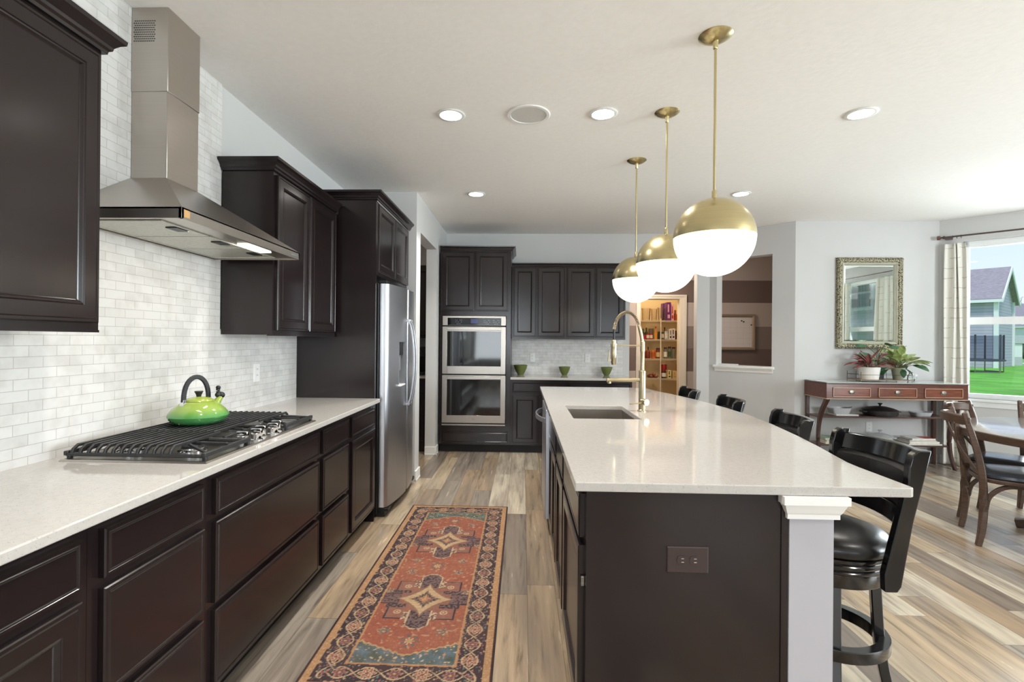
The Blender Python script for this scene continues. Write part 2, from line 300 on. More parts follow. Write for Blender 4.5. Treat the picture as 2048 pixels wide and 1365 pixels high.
# ------------------------------------------------------------------ mesh builder
class MB:
    def __init__(s): s.v = []; s.f = []; s.p = []
    def add(s, vs, fs):
        o = len(s.v); s.v += [tuple(v) for v in vs]; s.p.append((o, len(s.v))); s.f += [tuple(i + o for i in f) for f in fs]; return s
    def box(s, x0, x1, y0, y1, z0, z1):
        if x0 > x1: x0, x1 = x1, x0
        if y0 > y1: y0, y1 = y1, y0
        if z0 > z1: z0, z1 = z1, z0
        return s.add([(x0, y0, z0), (x1, y0, z0), (x1, y1, z0), (x0, y1, z0), (x0, y0, z1), (x1, y0, z1), (x1, y1, z1), (x0, y1, z1)],
                     [(0, 3, 2, 1), (4, 5, 6, 7), (0, 1, 5, 4), (1, 2, 6, 5), (2, 3, 7, 6), (3, 0, 4, 7)])
    def prism(s, poly, z0, z1):            # poly: CCW list of (x, y)
        n = len(poly)
        return s.add([(x, y, z0) for x, y in poly] + [(x, y, z1) for x, y in poly],
                     [tuple(range(n - 1, -1, -1)), tuple(range(n, 2 * n))] + [(i, (i + 1) % n, n + (i + 1) % n, n + i) for i in range(n)])
    def extr(s, poly, O, U, V, N, d):      # poly in (u, v) plane extruded along N by d
        O, U, V, N = map(Vector, (O, U, V, N)); n = len(poly)
        a = [O + U * p[0] + V * p[1] for p in poly]; b = [p + N * d for p in a]
        return s.add(a + b, [tuple(range(n - 1, -1, -1)), tuple(range(n, 2 * n))] + [(i, (i + 1) % n, n + (i + 1) % n, n + i) for i in range(n)])
    def panel(s, O, U, V, N, w, h, prof):  # nested rectangular rings: prof [(inset, height along N)]
        O, U, V, N = map(Vector, (O, U, V, N)); vs = []; fs = []
        for ins, d in prof:
            vs += [O + U * ins + V * ins + N * d, O + U * (w - ins) + V * ins + N * d, O + U * (w - ins) + V * (h - ins) + N * d, O + U * ins + V * (h - ins) + N * d]
        for k in range(len(prof) - 1):
            a, b = 4 * k, 4 * k + 4
            for i in range(4): j = (i + 1) % 4; fs.append((a + i, a + j, b + j, b + i))
        e = 4 * (len(prof) - 1); fs.append((e, e + 1, e + 2, e + 3)); fs.append((3, 2, 1, 0))
        return s.add(vs, fs)
    def lathe(s, prof, c=(0, 0, 0), n=32, axis='z', caps=True, a0=0, a1=2 * PI):
        vs = []; fs = []; full = abs(a1 - a0 - 2 * PI) < 1e-6; m = n if full else n + 1
        for r, z in prof:
            for i in range(m):
                a = a0 + (a1 - a0) * i / n; p = (r * math.cos(a), r * math.sin(a), z)
                if axis == 'y': p = (p[0], p[2], p[1])
                if axis == 'x': p = (p[2], p[0], p[1])
                vs.append((p[0] + c[0], p[1] + c[1], p[2] + c[2]))
        for k in range(len(prof) - 1):
            for i in range(n):
                j = (i + 1) % m; fs.append((k * m + i, k * m + j, (k + 1) * m + j, (k + 1) * m + i))
        if caps and full:
            if prof[0][0] > 1e-5: fs.append(tuple(range(m - 1, -1, -1)))
            if prof[-1][0] > 1e-5: fs.append(tuple((len(prof) - 1) * m + i for i in range(m)))
        return s.add(vs, fs)
    def sweep(s, pts, sec, scale=None, up=(0, 0, 1), closed=False, caps=True):   # sec: list of (a, b) in the (side, up) frame
        pts = [Vector(p) for p in pts]; n = len(pts); k = len(sec); vs = []; fs = []; U = Vector(up)
        for i, p in enumerate(pts):
            if closed: T = pts[(i + 1) % n] - pts[i - 1]
            else: T = pts[min(i + 1, n - 1)] - pts[max(i - 1, 0)]
            T.normalize(); S = T.cross(U)
            if S.length < 1e-4: S = T.cross(Vector((1, 0, 0))) if abs(T.x) < .9 else T.cross(Vector((0, 1, 0)))
            S.normalize(); V = S.cross(T); V.normalize()
            q = scale[i] if scale else 1.0
            for a, b in sec: vs.append(p + S * a * q + V * b * q)
        m = n if closed else n - 1
        for i in range(m):
            i2 = (i + 1) % n
            for j in range(k): j2 = (j + 1) % k; fs.append((i * k + j, i * k + j2, i2 * k + j2, i2 * k + j))
        if caps and not closed: fs.append(tuple(range(k - 1, -1, -1))); fs.append(tuple((n - 1) * k + j for j in range(k)))
        return s.add(vs, fs)
    def tube(s, pts, r, n=10, **k):
        sc_ = None
        if isinstance(r, (list, tuple)): sc_ = list(r); r = 1.0
        return s.sweep(pts, [(r * math.cos(2 * PI * i / n), r * math.sin(2 * PI * i / n)) for i in range(n)], sc_, **k)
    def bar(s, pts, wd, ht, scale=None, **k):
        return s.sweep(pts, [(-wd / 2, -ht / 2), (wd / 2, -ht / 2), (wd / 2, ht / 2), (-wd / 2, ht / 2)], scale, **k)
    def grid(s, fn, nu, nv):
        vs = [fn(i / nu, j / nv) for j in range(nv + 1) for i in range(nu + 1)]
        return s.add(vs, [(j * (nu + 1) + i, j * (nu + 1) + i + 1, (j + 1) * (nu + 1) + i + 1, (j + 1) * (nu + 1) + i) for j in range(nv) for i in range(nu)])
    def ball(s, c, r, n=16, sx=1, sy=1, sz=1):
        pr = [(r * math.sin(PI * i / (n // 2)), -r * math.cos(PI * i / (n // 2))) for i in range(n // 2 + 1)]
        o = len(s.v); s.lathe(pr, (0, 0, 0), n, caps=False)
        for i in range(o, len(s.v)): x, y, z = s.v[i]; s.v[i] = (c[0] + x * sx, c[1] + y * sy, c[2] + z * sz)
        return s
    def tf(s, Mx): s.v = [tuple(Mx @ Vector(v)) for v in s.v]; return s
    def build(s, name, m, parent=None, bevel=0.0, smooth=True, solid=0.0, sub=0, local=False, merge=True):
        me = bpy.data.meshes.new(name)
        vs = s.v; root = parent
        if parent is not None and not local:
            while root.parent: root = root.parent
            inv = root_matrix(root).inverted(); vs = [inv @ Vector(v) for v in vs]
        me.from_pydata([tuple(v) for v in vs], [], s.f)
        bm = bmesh.new(); bm.from_mesh(me)
        if merge:      # weld inside each added piece only, so that touching boxes stay clean
            bm.verts.ensure_lookup_table(); al = list(bm.verts)
            for a, b in s.p: bmesh.ops.remove_doubles(bm, verts=al[a:b], dist=1e-5)
        bmesh.ops.recalc_face_normals(bm, faces=bm.faces)
        bm.to_mesh(me); bm.free(); me.validate()
        if smooth:
            me.polygons.foreach_set('use_smooth', [True] * len(me.polygons)); me.set_sharp_from_angle(angle=math.radians(38))
        ms = m if isinstance(m, (list, tuple)) else [m]
        for x in ms: me.materials.append(M[x] if isinstance(x, str) else x)
        o = bpy.data.objects.new(name, me); C.objects.link(o)
        if parent is not None: o.parent = parent
        if solid: md = o.modifiers.new('solid', 'SOLIDIFY'); md.thickness = solid; md.offset = 0
        if sub: md = o.modifiers.new('sub', 'SUBSURF'); md.levels = sub; md.render_levels = sub
        if bevel: md = o.modifiers.new('bevel', 'BEVEL'); md.width = bevel; md.segments = 2; md.limit_method = 'ANGLE'; md.angle_limit = math.radians(45)
        return o
def root_matrix(o): return Matrix.Translation(o.location) @ Matrix.Rotation(o.rotation_euler.z, 4, 'Z')
def tag(o, label, cat, group=None, kind=None):
    o['label'] = label; o['category'] = cat
    if group: o['group'] = group
    if kind: o['kind'] = kind
    return o
def thing(name, label, cat, loc=(0, 0, 0), rz=0.0, group=None):
    o = bpy.data.objects.new(name, None); o.empty_display_size = 0.05; C.objects.link(o)
    o.location = loc; o.rotation_euler = (0, 0, rz); return tag(o, label, cat, group)
def struct(mb, name, m, **k):
    k.setdefault('smooth', False); o = mb.build(name, m, **k); o['kind'] = 'structure'; return o
def copy_tree(o, parent=None):
    c = o.copy(); C.objects.link(c)
    if parent is not None: c.parent = parent
    for ch in list(o.children): copy_tree(ch, c)
    return c
def bx(*a): return MB().box(*a)
def cr(pts, k=5):      # smooth curve through the points
    P = [Vector(p) for p in pts]; out = []
    for i in range(len(P) - 1):
        a, b, c, d = P[max(i - 1, 0)], P[i], P[i + 1], P[min(i + 2, len(P) - 1)]
        for j in range(k):
            u = j / k; out.append(.5 * ((2 * b) + (c - a) * u + (2 * a - 5 * b + 4 * c - d) * u * u + (3 * b - a - 3 * c + d) * u ** 3))
    return out + [P[-1]]
def cs(sc_, k=5): return [v.x for v in cr([(q, 0, 0) for q in sc_], k)]
def rot(loc, rz): return Matrix.Translation(loc) @ Matrix.Rotation(rz, 4, 'Z')

H = 2.759; XW = -1.693; YB = 6.52
R2 = math.sqrt(0.5)
# ------------------------------------------------------------------ setting
struct(bx(-3.4, 6.3, -4.7, 9.4, -0.05, 0.0), 'floor', 'floor')
struct(bx(-3.4, 6.3, -4.7, 9.4, H, H + 0.08), 'ceiling', 'ceil')
struct(bx(XW - .12, XW, -4.7, 4.797, 0, H), 'wall_left', 'wall')
struct(bx(XW, XW + .012, 0.0, 2.692, 0.914, H - .001).box(XW, XW + .012, 2.692, 3.627, 0.914, 1.40), 'wall_left_tile', 'tile')
# wall with the cased opening towards the butler pantry, and the stub beside the refrigerator
mb = MB().box(XW, -1.02, 4.677, 4.797, 0, H).box(-1.14, -1.02, 4.797, 4.86, 0, H).box(-1.14, -1.02, 5.77, YB, 0, H).box(-1.14, -1.02, 4.86, 5.77, 2.41, H)
struct(mb, 'wall_opening', 'wall')
struct(MB().box(-3.3, -3.18, 4.0, YB + .12, 0, H).box(-3.3, XW - .12, 4.0, 4.12, 0, H), 'wall_butler', 'wall')
mb = MB().box(-3.3, 1.39, YB, YB + .12, 0, H).box(1.39, 2.26, YB, YB + .12, 2.40, H).prism([(2.26, YB), (2.42, YB), (2.42 + .05, YB + .12), (2.26, YB + .12)], 0, H)
struct(mb, 'wall_back', 'wall')
struct(bx(-.145, 1.30, YB - .012, YB, 0.914, 1.40), 'wall_back_tile', 'tile')
# angled wall with the pass-through
A45 = Matrix.Translation((3.13, 5.81, 0)) @ Matrix.Rotation(math.radians(135), 4, 'Z')     # local x runs from the right corner to the back left
Lw = 1.004
def sl(x): return (3.13 - x) / R2
o0, o1 = sl(2.955), sl(2.485)
mb = MB().box(0, o0, -.15, 0, 0, H).box(o1, Lw, -.15, 0, 0, H).box(o0, o1, -.15, 0, 0, 1.03).box(o0, o1, -.15, 0, 2.41, H)
struct(mb.tf(A45), 'wall_angled', 'wall')
mb = MB().extr([(-.17, 0), (.035, 0), (.035, .018), (.028, .03), (-.17, .03)], (o0 - .03, 0, 1.035), (0, 1, 0), (0, 0, 1), (1, 0, 0), o1 - o0 + .06)
mb.extr([(0, -.05), (.010, -.05), (.012, -.03), (.022, -.012), (.026, 0), (0, 0)], (o0 - .015, 0, 1.035), (0, 1, 0), (0, 0, 1), (1, 0, 0), o1 - o0 + .03)
struct(mb.tf(A45), 'trim_1', 'white', bevel=.002)
struct(MB().box(o1 - .004, o1 + .002, -.152, .002, 1.065, 2.41).tf(A45), 'trim_2', 'white')
struct(bx(3.13, 4.85, 5.81, 5.95, 0, H), 'wall_dining', 'wall')
# bay wall with the window, 45 degrees towards the camera
W45 = Matrix.Translation((4.74, 5.81, 0)) @ Matrix.Rotation(math.radians(-45), 4, 'Z')      # local x runs right and forward, +y is outdoors
g0, g1, zb_, zt_ = .20, 1.73, .76, 2.50
mb = MB().box(-.05, g0, 0, .16, 0, H).box(g1, 1.98, 0, .16, 0, H).box(g0, g1, 0, .16, 0, zb_).box(g0, g1, 0, .16, zt_, H)
struct(mb.tf(W45), 'wall_bay', 'wall')
def window(Mx, name, w, z0, z1, mid):
    f = MB()
    f.box(0, w, .05, .15, z0, z0 + .05).box(0, w, .05, .15, z1 - .065, z1).box(0, .05, .05, .15, z0, z1).box(w - .05, w, .05, .15, z0, z1)
    fo = f.tf(Mx).build(name, 'vinyl', bevel=.003); fo['kind'] = 'structure'
    MB().box(.05, w - .05, .075, .125, mid - .04, mid + .04).tf(Mx).build('meeting_rail', 'vinyl', fo, bevel=.003)
    MB().box(.05, w - .05, .098, .102, z0 + .05, mid - .04).box(.05, w - .05, .098, .102, mid + .04, z1 - .065).tf(Mx).build('pane', 'pane', fo, smooth=False)
    MB().box(-.04, w + .04, -.03, .05, z0 - .03, z0).box(-.02, w + .02, -.012, 0, z0 - .09, z0 - .03).tf(Mx).build('window_sill', 'vinyl', fo, bevel=.003)
    return fo
window(W45 @ Matrix.Translation((g0, 0, 0)), 'window_1', g1 - g0, zb_, zt_, 1.615)
# right and rear walls with their windows
mb = MB().box(6.12, 6.26, 3.32, 4.6, 0, H).box(6.12, 6.26, 1.25, 1.78, 0, H).box(6.12, 6.26, -4.7, -.75, 0, H)
for y0, y1 in ((1.78, 3.32), (-.75, 1.25)): mb.box(6.12, 6.26, y0, y1, 0, zb_).box(6.12, 6.26, y0, y1, zt_, H)
struct(mb, 'wall_right', 'wall')
for k, (y0, y1) in enumerate(((1.78, 3.32), (-.75, 1.25))):
    window(Matrix.Translation((6.12, y1, 0)) @ Matrix.Rotation(math.radians(-90), 4, 'Z'), 'window_%d' % (k + 2), y1 - y0, zb_, zt_, 1.615)
mb = MB(); xs = [-3.4, -1.6, .4, 1.9, 3.9, 6.26]
for i in range(5):
    if i % 2 == 0: mb.box(xs[i], xs[i + 1], -4.7, -4.56, 0, H)
    else: mb.box(xs[i], xs[i + 1], -4.7, -4.56, 0, zb_).box(xs[i], xs[i + 1], -4.7, -4.56, zt_, H)
struct(mb, 'wall_rear', 'wall')
for k, (x0, x1) in enumerate(((-1.6, .4), (1.9, 3.9))):
    window(Matrix.Translation((x1, -4.56, 0)) @ Matrix.Rotation(PI, 4, 'Z'), 'window_%d' % (k + 4), x1 - x0, zb_, zt_, 1.615)
# mudroom behind the kitchen: striped wall with the pantry doorway
mb = MB().box(.6, 1.868, 8.0, 8.12, 0, H).box(2.51, 4.95, 8.0, 8.12, 0, H).box(1.868, 2.51, 8.0, 8.12, 2.045, H)
struct(mb, 'wall_mudroom', 'stripes')
struct(MB().box(4.85, 4.95, 5.95, 8.0, 0, H), 'wall_mudroom_right', 'wall')
struct(MB().box(.6, .72, YB + .12, 8.0, 0, H), 'wall_mudroom_left', 'stripes')
mb = MB().box(1.35, 1.47, 8.12, 9.25, 0, H).box(3.0, 3.12, 8.12, 9.25, 0, H).box(1.35, 3.12, 9.13, 9.25, 0, H)
struct(mb, 'wall_pantry', 'pantry')
mb = MB()
cas = [(0, 0), (.012, .0), (.016, .02), (.018, .05), (.022, .085), (0, .085)]
mb.box(1.868 - .06, 1.873, 7.978, 8.0, 0, 2.04).box(2.505, 2.60, 7.978, 8.0, 0, 2.04).box(1.868 - .06, 2.60, 7.978, 8.0, 2.04, 2.105)
mb.box(1.868 - .06, 1.83, 7.968, 7.978, 0, 2.075).box(2.565, 2.60, 7.968, 7.978, 0, 2.075).box(1.868 - .06, 2.60, 7.968, 7.978, 2.075, 2.105)
mb.box(1.862, 1.880, 7.99, 8.125, 0, 2.045).box(2.498, 2.512, 7.99, 8.125, 0, 2.045).box(1.868, 2.51, 7.99, 8.125, 2.033, 2.047)
struct(mb, 'trim_3', 'trimwarm')
# baseboards
def base(name, pts):
    mb = MB()
    for (x0, x1, y0, y1) in pts: mb.box(x0, x1, y0, y1, 0, .10).box(x0 - .004 if x1 - x0 < .03 else x0, x1 + .004 if x1 - x0 < .03 else x1, y0 - .004 if y1 - y0 < .03 else y0, y1, 0, .018)
    struct(mb, name, 'white', bevel=.003)
base('baseboard_opening', [(-1.02, -1.004, 4.677, 4.86), (-1.02, -1.004, 5.754, 5.895), (-1.14, -1.02, 5.754, 5.77)])
base('baseboard_dining', [(3.14, 4.72, 5.794, 5.81)])
base('baseboard_mudroom', [(2.60, 4.85, 7.984, 8.0)])
struct(MB().box(.0, Lw, 0, .016, 0, .10).tf(A45), 'baseboard_angled', 'white', bevel=.003)
struct(MB().box(.02, 1.93, -.016, 0, 0, .10).tf(W45), 'baseboard_bay', 'white', bevel=.003)

# ------------------------------------------------------------------ cabinets
DOOR = [(0, 0), (0, .017), (.003, .020), (.010, .020), (.012, .018), (.015, .020), (.054, .020), (.056, .0175), (.059, .0195), (.063, .0185), (.068, .012), (.071, .0105)]
DRAWER = [(0, 0), (0, .015), (.003, .019), (.010, .019), (.012, .0165), (.0145, .0185), (.017, .0165), (.0195, .019)]
def front(parent, name, face, O, w, h, kind):
    if face == '+x': U, V, N = (0, 1, 0), (0, 0, 1), (1, 0, 0)
    elif face == '-x': U, V, N = (0, 1, 0), (0, 0, 1), (-1, 0, 0)
    elif face == '-y': U, V, N = (1, 0, 0), (0, 0, 1), (0, -1, 0)
    return MB().panel(O, U, V, N, w, h, DOOR if kind == 'door' else DRAWER).build(name, 'cab', parent, smooth=False)
CROWN = [(0, 0), (.010, 0), (.012, .010), (.020, .016), (.022, .026), (.034, .040), (.046, .048), (.048, .062), (0, .062)]
def crown_path(parent, path, z, h=1.0):     # path: list of (x, y) with outside on the right hand side
    pts = [Vector((p[0], p[1], 0)) for p in path]; n = len(pts); vs = []; fs = []; k = len(CROWN)
    for i in range(n):
        d0 = (pts[i] - pts[i - 1]).normalized() if i > 0 else (pts[1] - pts[0]).normalized()
        d1 = (pts[i + 1] - pts[i]).normalized() if i < n - 1 else d0
        n0 = Vector((d0.y, -d0.x, 0)); n1 = Vector((d1.y, -d1.x, 0)); mN = (n0 + n1); mN = mN / max(1e-6, mN.dot(n0))
        for a, b in CROWN: q = pts[i] + mN * a; vs.append((q.x, q.y, z + b * h))
    for i in range(n - 1):
        for j in range(k): j2 = (j + 1) % k; fs.append((i * k + j, i * k + j2, (i + 1) * k + j2, (i + 1) * k + j))
    fs.append(tuple(range(k))); fs.append(tuple((n - 1) * k + j for j in reversed(range(k))))
    return MB().add(vs, fs).build('crown_molding', 'cab', parent, smooth=False)

XF = -1.090          # face frame plane of the left run
def base_left(y0, y1, label, parts):
    t = thing('base_cabinet', label, 'cabinet', ((XW + XF) / 2, (y0 + y1) / 2, 0))
    MB().box(XW + .002, XF, y0 + .0005, y1 - .0005, .10, .883).build('cabinet_body', 'cab', t)
    MB().box(XW + .002, XF - .075, y0 + .0005, y1 - .0005, 0, .10).build('toe_kick', 'cabdark', t)
    for kind, a, b, z0, z1 in parts: front(t, kind, '+x', (XF + .0005, a, z0), b - a, z1 - z0, kind)
    return t
st = lambda a, b: [('drawer', a, b, .729, .857), ('drawer', a, b, .418, .703), ('drawer', a, b, .125, .392)]
base_left(.55, 1.2085, 'espresso base cabinet with a drawer over a paneled door, nearest on the left', [('drawer', .58, 1.178, .729, .857), ('door', .58, 1.178, .125, .703)])
base_left(1.2085, 1.675, 'narrow espresso three drawer base cabinet in front of the cooktop near corner', st(1.242, 1.646))
base_left(1.675, 2.612, 'wide espresso three drawer base cabinet directly below the cooktop', st(1.708, 2.588))
base_left(2.612, 3.064, 'narrow espresso three drawer base cabinet past the cooktop far end', st(2.64, 3.034))
base_left(3.064, 3.627, 'espresso base cabinet with one drawer and one door beside the refrigerator panel', [('drawer', 3.094, 3.578, .729, .857), ('door', 3.094, 3.578, .125, .703)])
base_left(-.45, .55, 'espresso base cabinet hidden left of the view', [('drawer', -.42, .52, .729, .857), ('door', -.42, .045, .125, .703), ('door', .055, .52, .125, .703)])
tag(bx(XW + .001, -1.051, -.47, 3.628, .885, .914).build('countertop', 'quartz', bevel=.004), 'long white speckled quartz countertop under the cooktop along the tiled wall', 'countertop')

def upper_left(y0, y1, label, doors, crown):
    t = thing('upper_cabinet', label, 'cabinet', (-1.55, (y0 + y1) / 2, 1.372))
    MB().box(XW + .014, -1.390, y0, y1, 1.372, 2.285).build('cabinet_body', 'cab', t)
    MB().box(-1.42, -1.386, y0 + .001, y1 - .001, 1.366, 1.374).build('light_rail', 'cab', t)
    for a, b in doors: front(t, 'door', '+x', (-1.3895, a, 1.397), b - a, .868, 'door')
    crown_path(t, crown, 2.283)
    return t
upper_left(-.2, 1.575, 'large espresso wall cabinet at the left edge nearest the camera', [(-.18, .36), (.365, .94), (.945, 1.556)], [(-1.388, -.2), (-1.388, 1.577), (XW + .014, 1.577)])
upper_left(2.698, 3.606, 'espresso two door wall cabinet between the range hood and the refrigerator', [(2.72, 3.133), (3.14, 3.575)], [(XW + .014, 2.696), (-1.388, 2.696), (-1.388, 3.606)])

# refrigerator surround
t = thing('refrigerator_side_panel', 'tall dark wooden end panel standing beside the refrigerator', 'panel', (-1.4, 3.64, 0))
MB().box(XW + .002, -1.094, 3.629, 3.652, 0, 2.40).build('panel_board', 'cab', t)
t = thing('refrigerator_top_cabinet', 'espresso two door cabinet mounted above the refrigerator', 'cabinet', (-1.4, 4.2, 1.86))
MB().box(XW + .002, -1.110, 3.654, 4.675, 1.835, 2.385).build('cabinet_body', 'cab', t)
MB().box(-1.4, -1.096, 3.654, 3.70, 1.835, 2.38).build('side_stile', 'cab', t)
for a, b in ((3.70, 4.168), (4.176, 4.65)): front(t, 'door', '+x', (-1.1095, a, 1.86), b - a, .515, 'door')
crown_path(t, [(XW + .002, 3.627), (-1.092, 3.627), (-1.092, 4.675)], 2.385)

# back wall cabinets
YF = 5.922
t = thing('oven_cabinet', 'tall espresso cabinet housing the double wall oven', 'cabinet', (-.58, 6.2, 0))
MB().box(-1.0, -.147, YF, YB - .001, .10, .325).box(-1.0, -.147, YF, YB - .001, 1.645, 2.425).box(-1.0, -.966, YF, YB - .001, .325, 1.645).box(-.20, -.147, YF, YB - .001, .325, 1.645).box(-.966, -.2, YB - .03, YB - .001, .325, 1.645).build('cabinet_body', 'cab', t)
MB().box(-1.0, -.147, YF + .07, YB - .001, 0, .10).build('toe_kick', 'cabdark', t)
front(t, 'door', '-y', (-.985, YF - .0005, 1.70), .396, .712, 'door'); front(t, 'door', '-y', (-.578, YF - .0005, 1.70), .396, .712, 'door')
front(t, 'drawer', '-y', (-.975, YF - .0005, .123), .80, .132, 'drawer')
crown_path(t, [(-1.0, YF - .002), (-.145, YF - .002), (-.145, YB - .001)], 2.42, .9)
def back_upper(x0, x1, label, doors):
    t = thing('upper_cabinet', label, 'cabinet', ((x0 + x1) / 2, 6.35, 1.372))
    MB().box(x0, x1, 6.16, YB - .014, 1.372, 2.285).build('cabinet_body', 'cab', t)
    for a, b in doors: front(t, 'door', '-y', (a, 6.1595, 1.397), b - a, .868, 'door')
    crown_path(t, [(x0, 6.158), (x1, 6.158)] + ([(x1, YB - .014)] if x1 > 1 else []), 2.262, .8)
back_upper(-.144, .526, 'espresso two door wall cabinet next to the tall oven cabinet', [(-.125, .162), (.175, .512)])
back_upper(.526, 1.262, 'espresso two door wall cabinet behind the faucet at the far end', [(.538, .882), (.896, 1.242)])
def back_base(x0, x1, label, parts):
    t = thing('base_cabinet', label, 'cabinet', ((x0 + x1) / 2, 6.2, 0))
    MB().box(x0, x1, YF, YB - .001, .10, .883).build('cabinet_body', 'cab', t)
    MB().box(x0, x1, YF + .07, YB - .001, 0, .10).build('toe_kick', 'cabdark', t)
    for kind, a, b, z0, z1 in parts: front(t, kind, '-y', (a, YF - .0005, z0), b - a, z1 - z0, kind)
back_base(-.145, .53, 'espresso base cabinet right of the double oven under the back counter', [('drawer', -.125, .512, .729, .857), ('door', -.125, .182, .125, .703), ('door', .19, .512, .125, .703)])
back_base(.531, 1.30, 'espresso base cabinet at the far right end of the back counter', [('drawer', .548, 1.28, .729, .857), ('door', .548, .91, .125, .703), ('door', .918, 1.28, .125, .703)])
tag(bx(-.146, 1.325, 5.886, YB - .001, .885, .914).build('countertop', 'quartz', bevel=.003), 'short white quartz countertop on the back wall holding the green bowls', 'countertop')

# butler pantry seen through the opening
t = thing('butler_cabinet', 'dark cabinet glimpsed through the opening beside the refrigerator', 'cabinet', (-2.1, 6.2, 0))
MB().box(-3.15, -1.145, 5.94, YB - .002, 0, .885).build('cabinet_body', 'cab', t)
MB().box(-3.15, -1.145, 5.90, YB - .002, .886, .914).build('counter', 'quartz', t)
for a in (-1.75, -2.35): front(t, 'door', '-y', (a, 5.9395, .12), .58, .58, 'door')
t = thing('butler_wall_cabinet', 'dark wall cabinet glimpsed high through the opening beside the refrigerator', 'cabinet', (-2.1, 6.3, 1.4))
MB().box(-3.15, -1.145, 6.20, YB - .002, 1.372, 2.29).build('cabinet_body', 'cab', t)
for a in (-1.75, -2.35): front(t, 'door', '-y', (a, 6.1995, 1.395), .58, .87, 'door')
t = thing('coffee_maker', 'black coffee maker glimpsed through the opening on the pantry counter', 'coffee maker', (-1.34, 6.2, .914))
MB().box(-1.48, -1.22, 6.08, 6.40, .915, .95).box(-1.48, -1.22, 6.26, 6.40, .95, 1.24).box(-1.48, -1.22, 6.06, 6.40, 1.14, 1.26).build('housing', 'black', t, bevel=.012)
MB().lathe([(.04, .955), (.06, .98), (.06, 1.06), (.045, 1.09)], (-1.35, 6.16, 0), 20).build('carafe', 'ovenglass', t)

# ------------------------------------------------------------------ range hood
t = thing('range_hood', 'stainless steel chimney range hood mounted above the cooktop', 'range hood', (-1.45, 2.17, 1.775))
hx0, hx1, hy0, hy1 = XW + .013, -1.21, 1.71, 2.635
cx0, cy0, cx1, cy1 = XW + .013, 2.055, -1.52, 2.263
MB().box(hx0, hx1, hy0, hy0 + .012, 1.775, 1.815).box(hx0, hx1, hy1 - .012, hy1, 1.775, 1.815).box(hx1 - .012, hx1, hy0, hy1, 1.775, 1.815).box(hx0, hx0 + .012, hy0, hy1, 1.775, 1.815).box(hx0, hx1, hy0, hy1, 1.808, 1.815).build('rim', 'steel', t, bevel=.001)
MB().add([(hx0, hy0, 1.815), (hx1, hy0, 1.815), (hx1, hy1, 1.815), (hx0, hy1, 1.815), (cx0, cy0, 2.03), (cx1, cy0, 2.03), (cx1, cy1, 2.03), (cx0, cy1, 2.03)], [(0, 1, 5, 4), (1, 2, 6, 5), (2, 3, 7, 6), (3, 0, 4, 7), (4, 5, 6, 7), (3, 2, 1, 0)]).build('canopy', 'steel', t, smooth=False)
MB().box(cx0, cx1 - .003, cy0 + .003, cy1 - .003, 2.03, 2.42).build('lower_chimney', 'steel', t, bevel=.002)
ch = MB().box(cx0, cx1, cy0, cy1, 2.40, H - .001).build('upper_chimney', 'steel', t, bevel=.002)
mb = MB()
for i in range(11):
    for j in range(10):
        x = cx0 + .012 + i * .0085 + (.004 if j % 2 else 0); z = 2.615 + j * .0095
        mb.lathe([(.0028, -.0006), (.0028, .0006)], (x, cy0, z), 8, axis='y')
mb.build('vent_grille', 'black', ch, smooth=False)['label'] = 'black perforated vent holes'
MB().box(hx0 + .012, hx1 - .012, hy0 + .012, hy1 - .012, 1.781, 1.786).build('underside_panel', 'steel', t)
for k in range(3):
    a = hy0 + .05 + k * .278
    f = MB().panel((hx0 + .03, a, 1.7805), (1, 0, 0), (0, 1, 0), (0, 0, -1), .33, .27, [(0, 0), (0, .004), (.012, .004), (.014, .002), (.02, .002)]).build('filter', 'filter', t, smooth=False)
    MB().box(hx0 + .30, hx0 + .345, a + .10, a + .17, 1.7735, 1.7775).build('filter_latch', 'black', f)
MB().box(hx1 - .10, hx1 - .045, 2.22, 2.42, 1.7765, 1.7795).build('lamp', 'hoodlamp', t)
MB().box(hx1, hx1 + .0012, 2.54, 2.60, 1.789, 1.797).build('button_strip', 'chrome', t)
MB().box(hx1, hx1 + .0008, 1.722, 1.752, 1.782, 1.809).build('energy_sticker', 'tan', t)
light('hood_lamp_light', 'AREA', (hx1 - .07, 2.32, 1.772), 1.1, (1, .93, .8), target=(hx1 - .07, 2.32, 0), shape='RECTANGLE', size=.05, size_y=.2)
light('hood_lamp_light_near', 'AREA', (hx1 - .07, 1.95, 1.772), 0.8, (1, .90, .75), target=(hx1 - .17, 1.95, 0), shape='RECTANGLE', size=.05, size_y=.2)

# ------------------------------------------------------------------ cooktop
t = thing('gas_cooktop', 'stainless five burner gas cooktop with black cast iron grates', 'cooktop', (-1.36, 2.135, .914))
kx0, kx1, ky0, ky1 = -1.622, -1.093, 1.680, 2.592
MB().panel((kx0, ky0, .9143), (1, 0, 0), (0, 1, 0), (0, 0, 1), kx1 - kx0, ky1 - ky0, [(0, 0), (.004, .006), (.012, .007), (.016, .005), (.03, .0045)]).build('tray', 'steel', t, smooth=False)
for bx_, by, br in ((-1.48, 1.84, .045), (-1.25, 1.84, .038), (-1.43, 2.135, .06), (-1.48, 2.44, .038), (-1.25, 2.44, .045)):
    b = MB().lathe([(br + .012, .919), (br + .012, .926), (br, .930), (br, .936)], (bx_, by, 0), 28).build('burner_ring', 'chrome', t)
    MB().lathe([(br - .004, .936), (br - .002, .944), (br - .012, .948), (0, .948)], (bx_, by, 0), 28).build('burner_cap', 'iron', b)
zg = .950
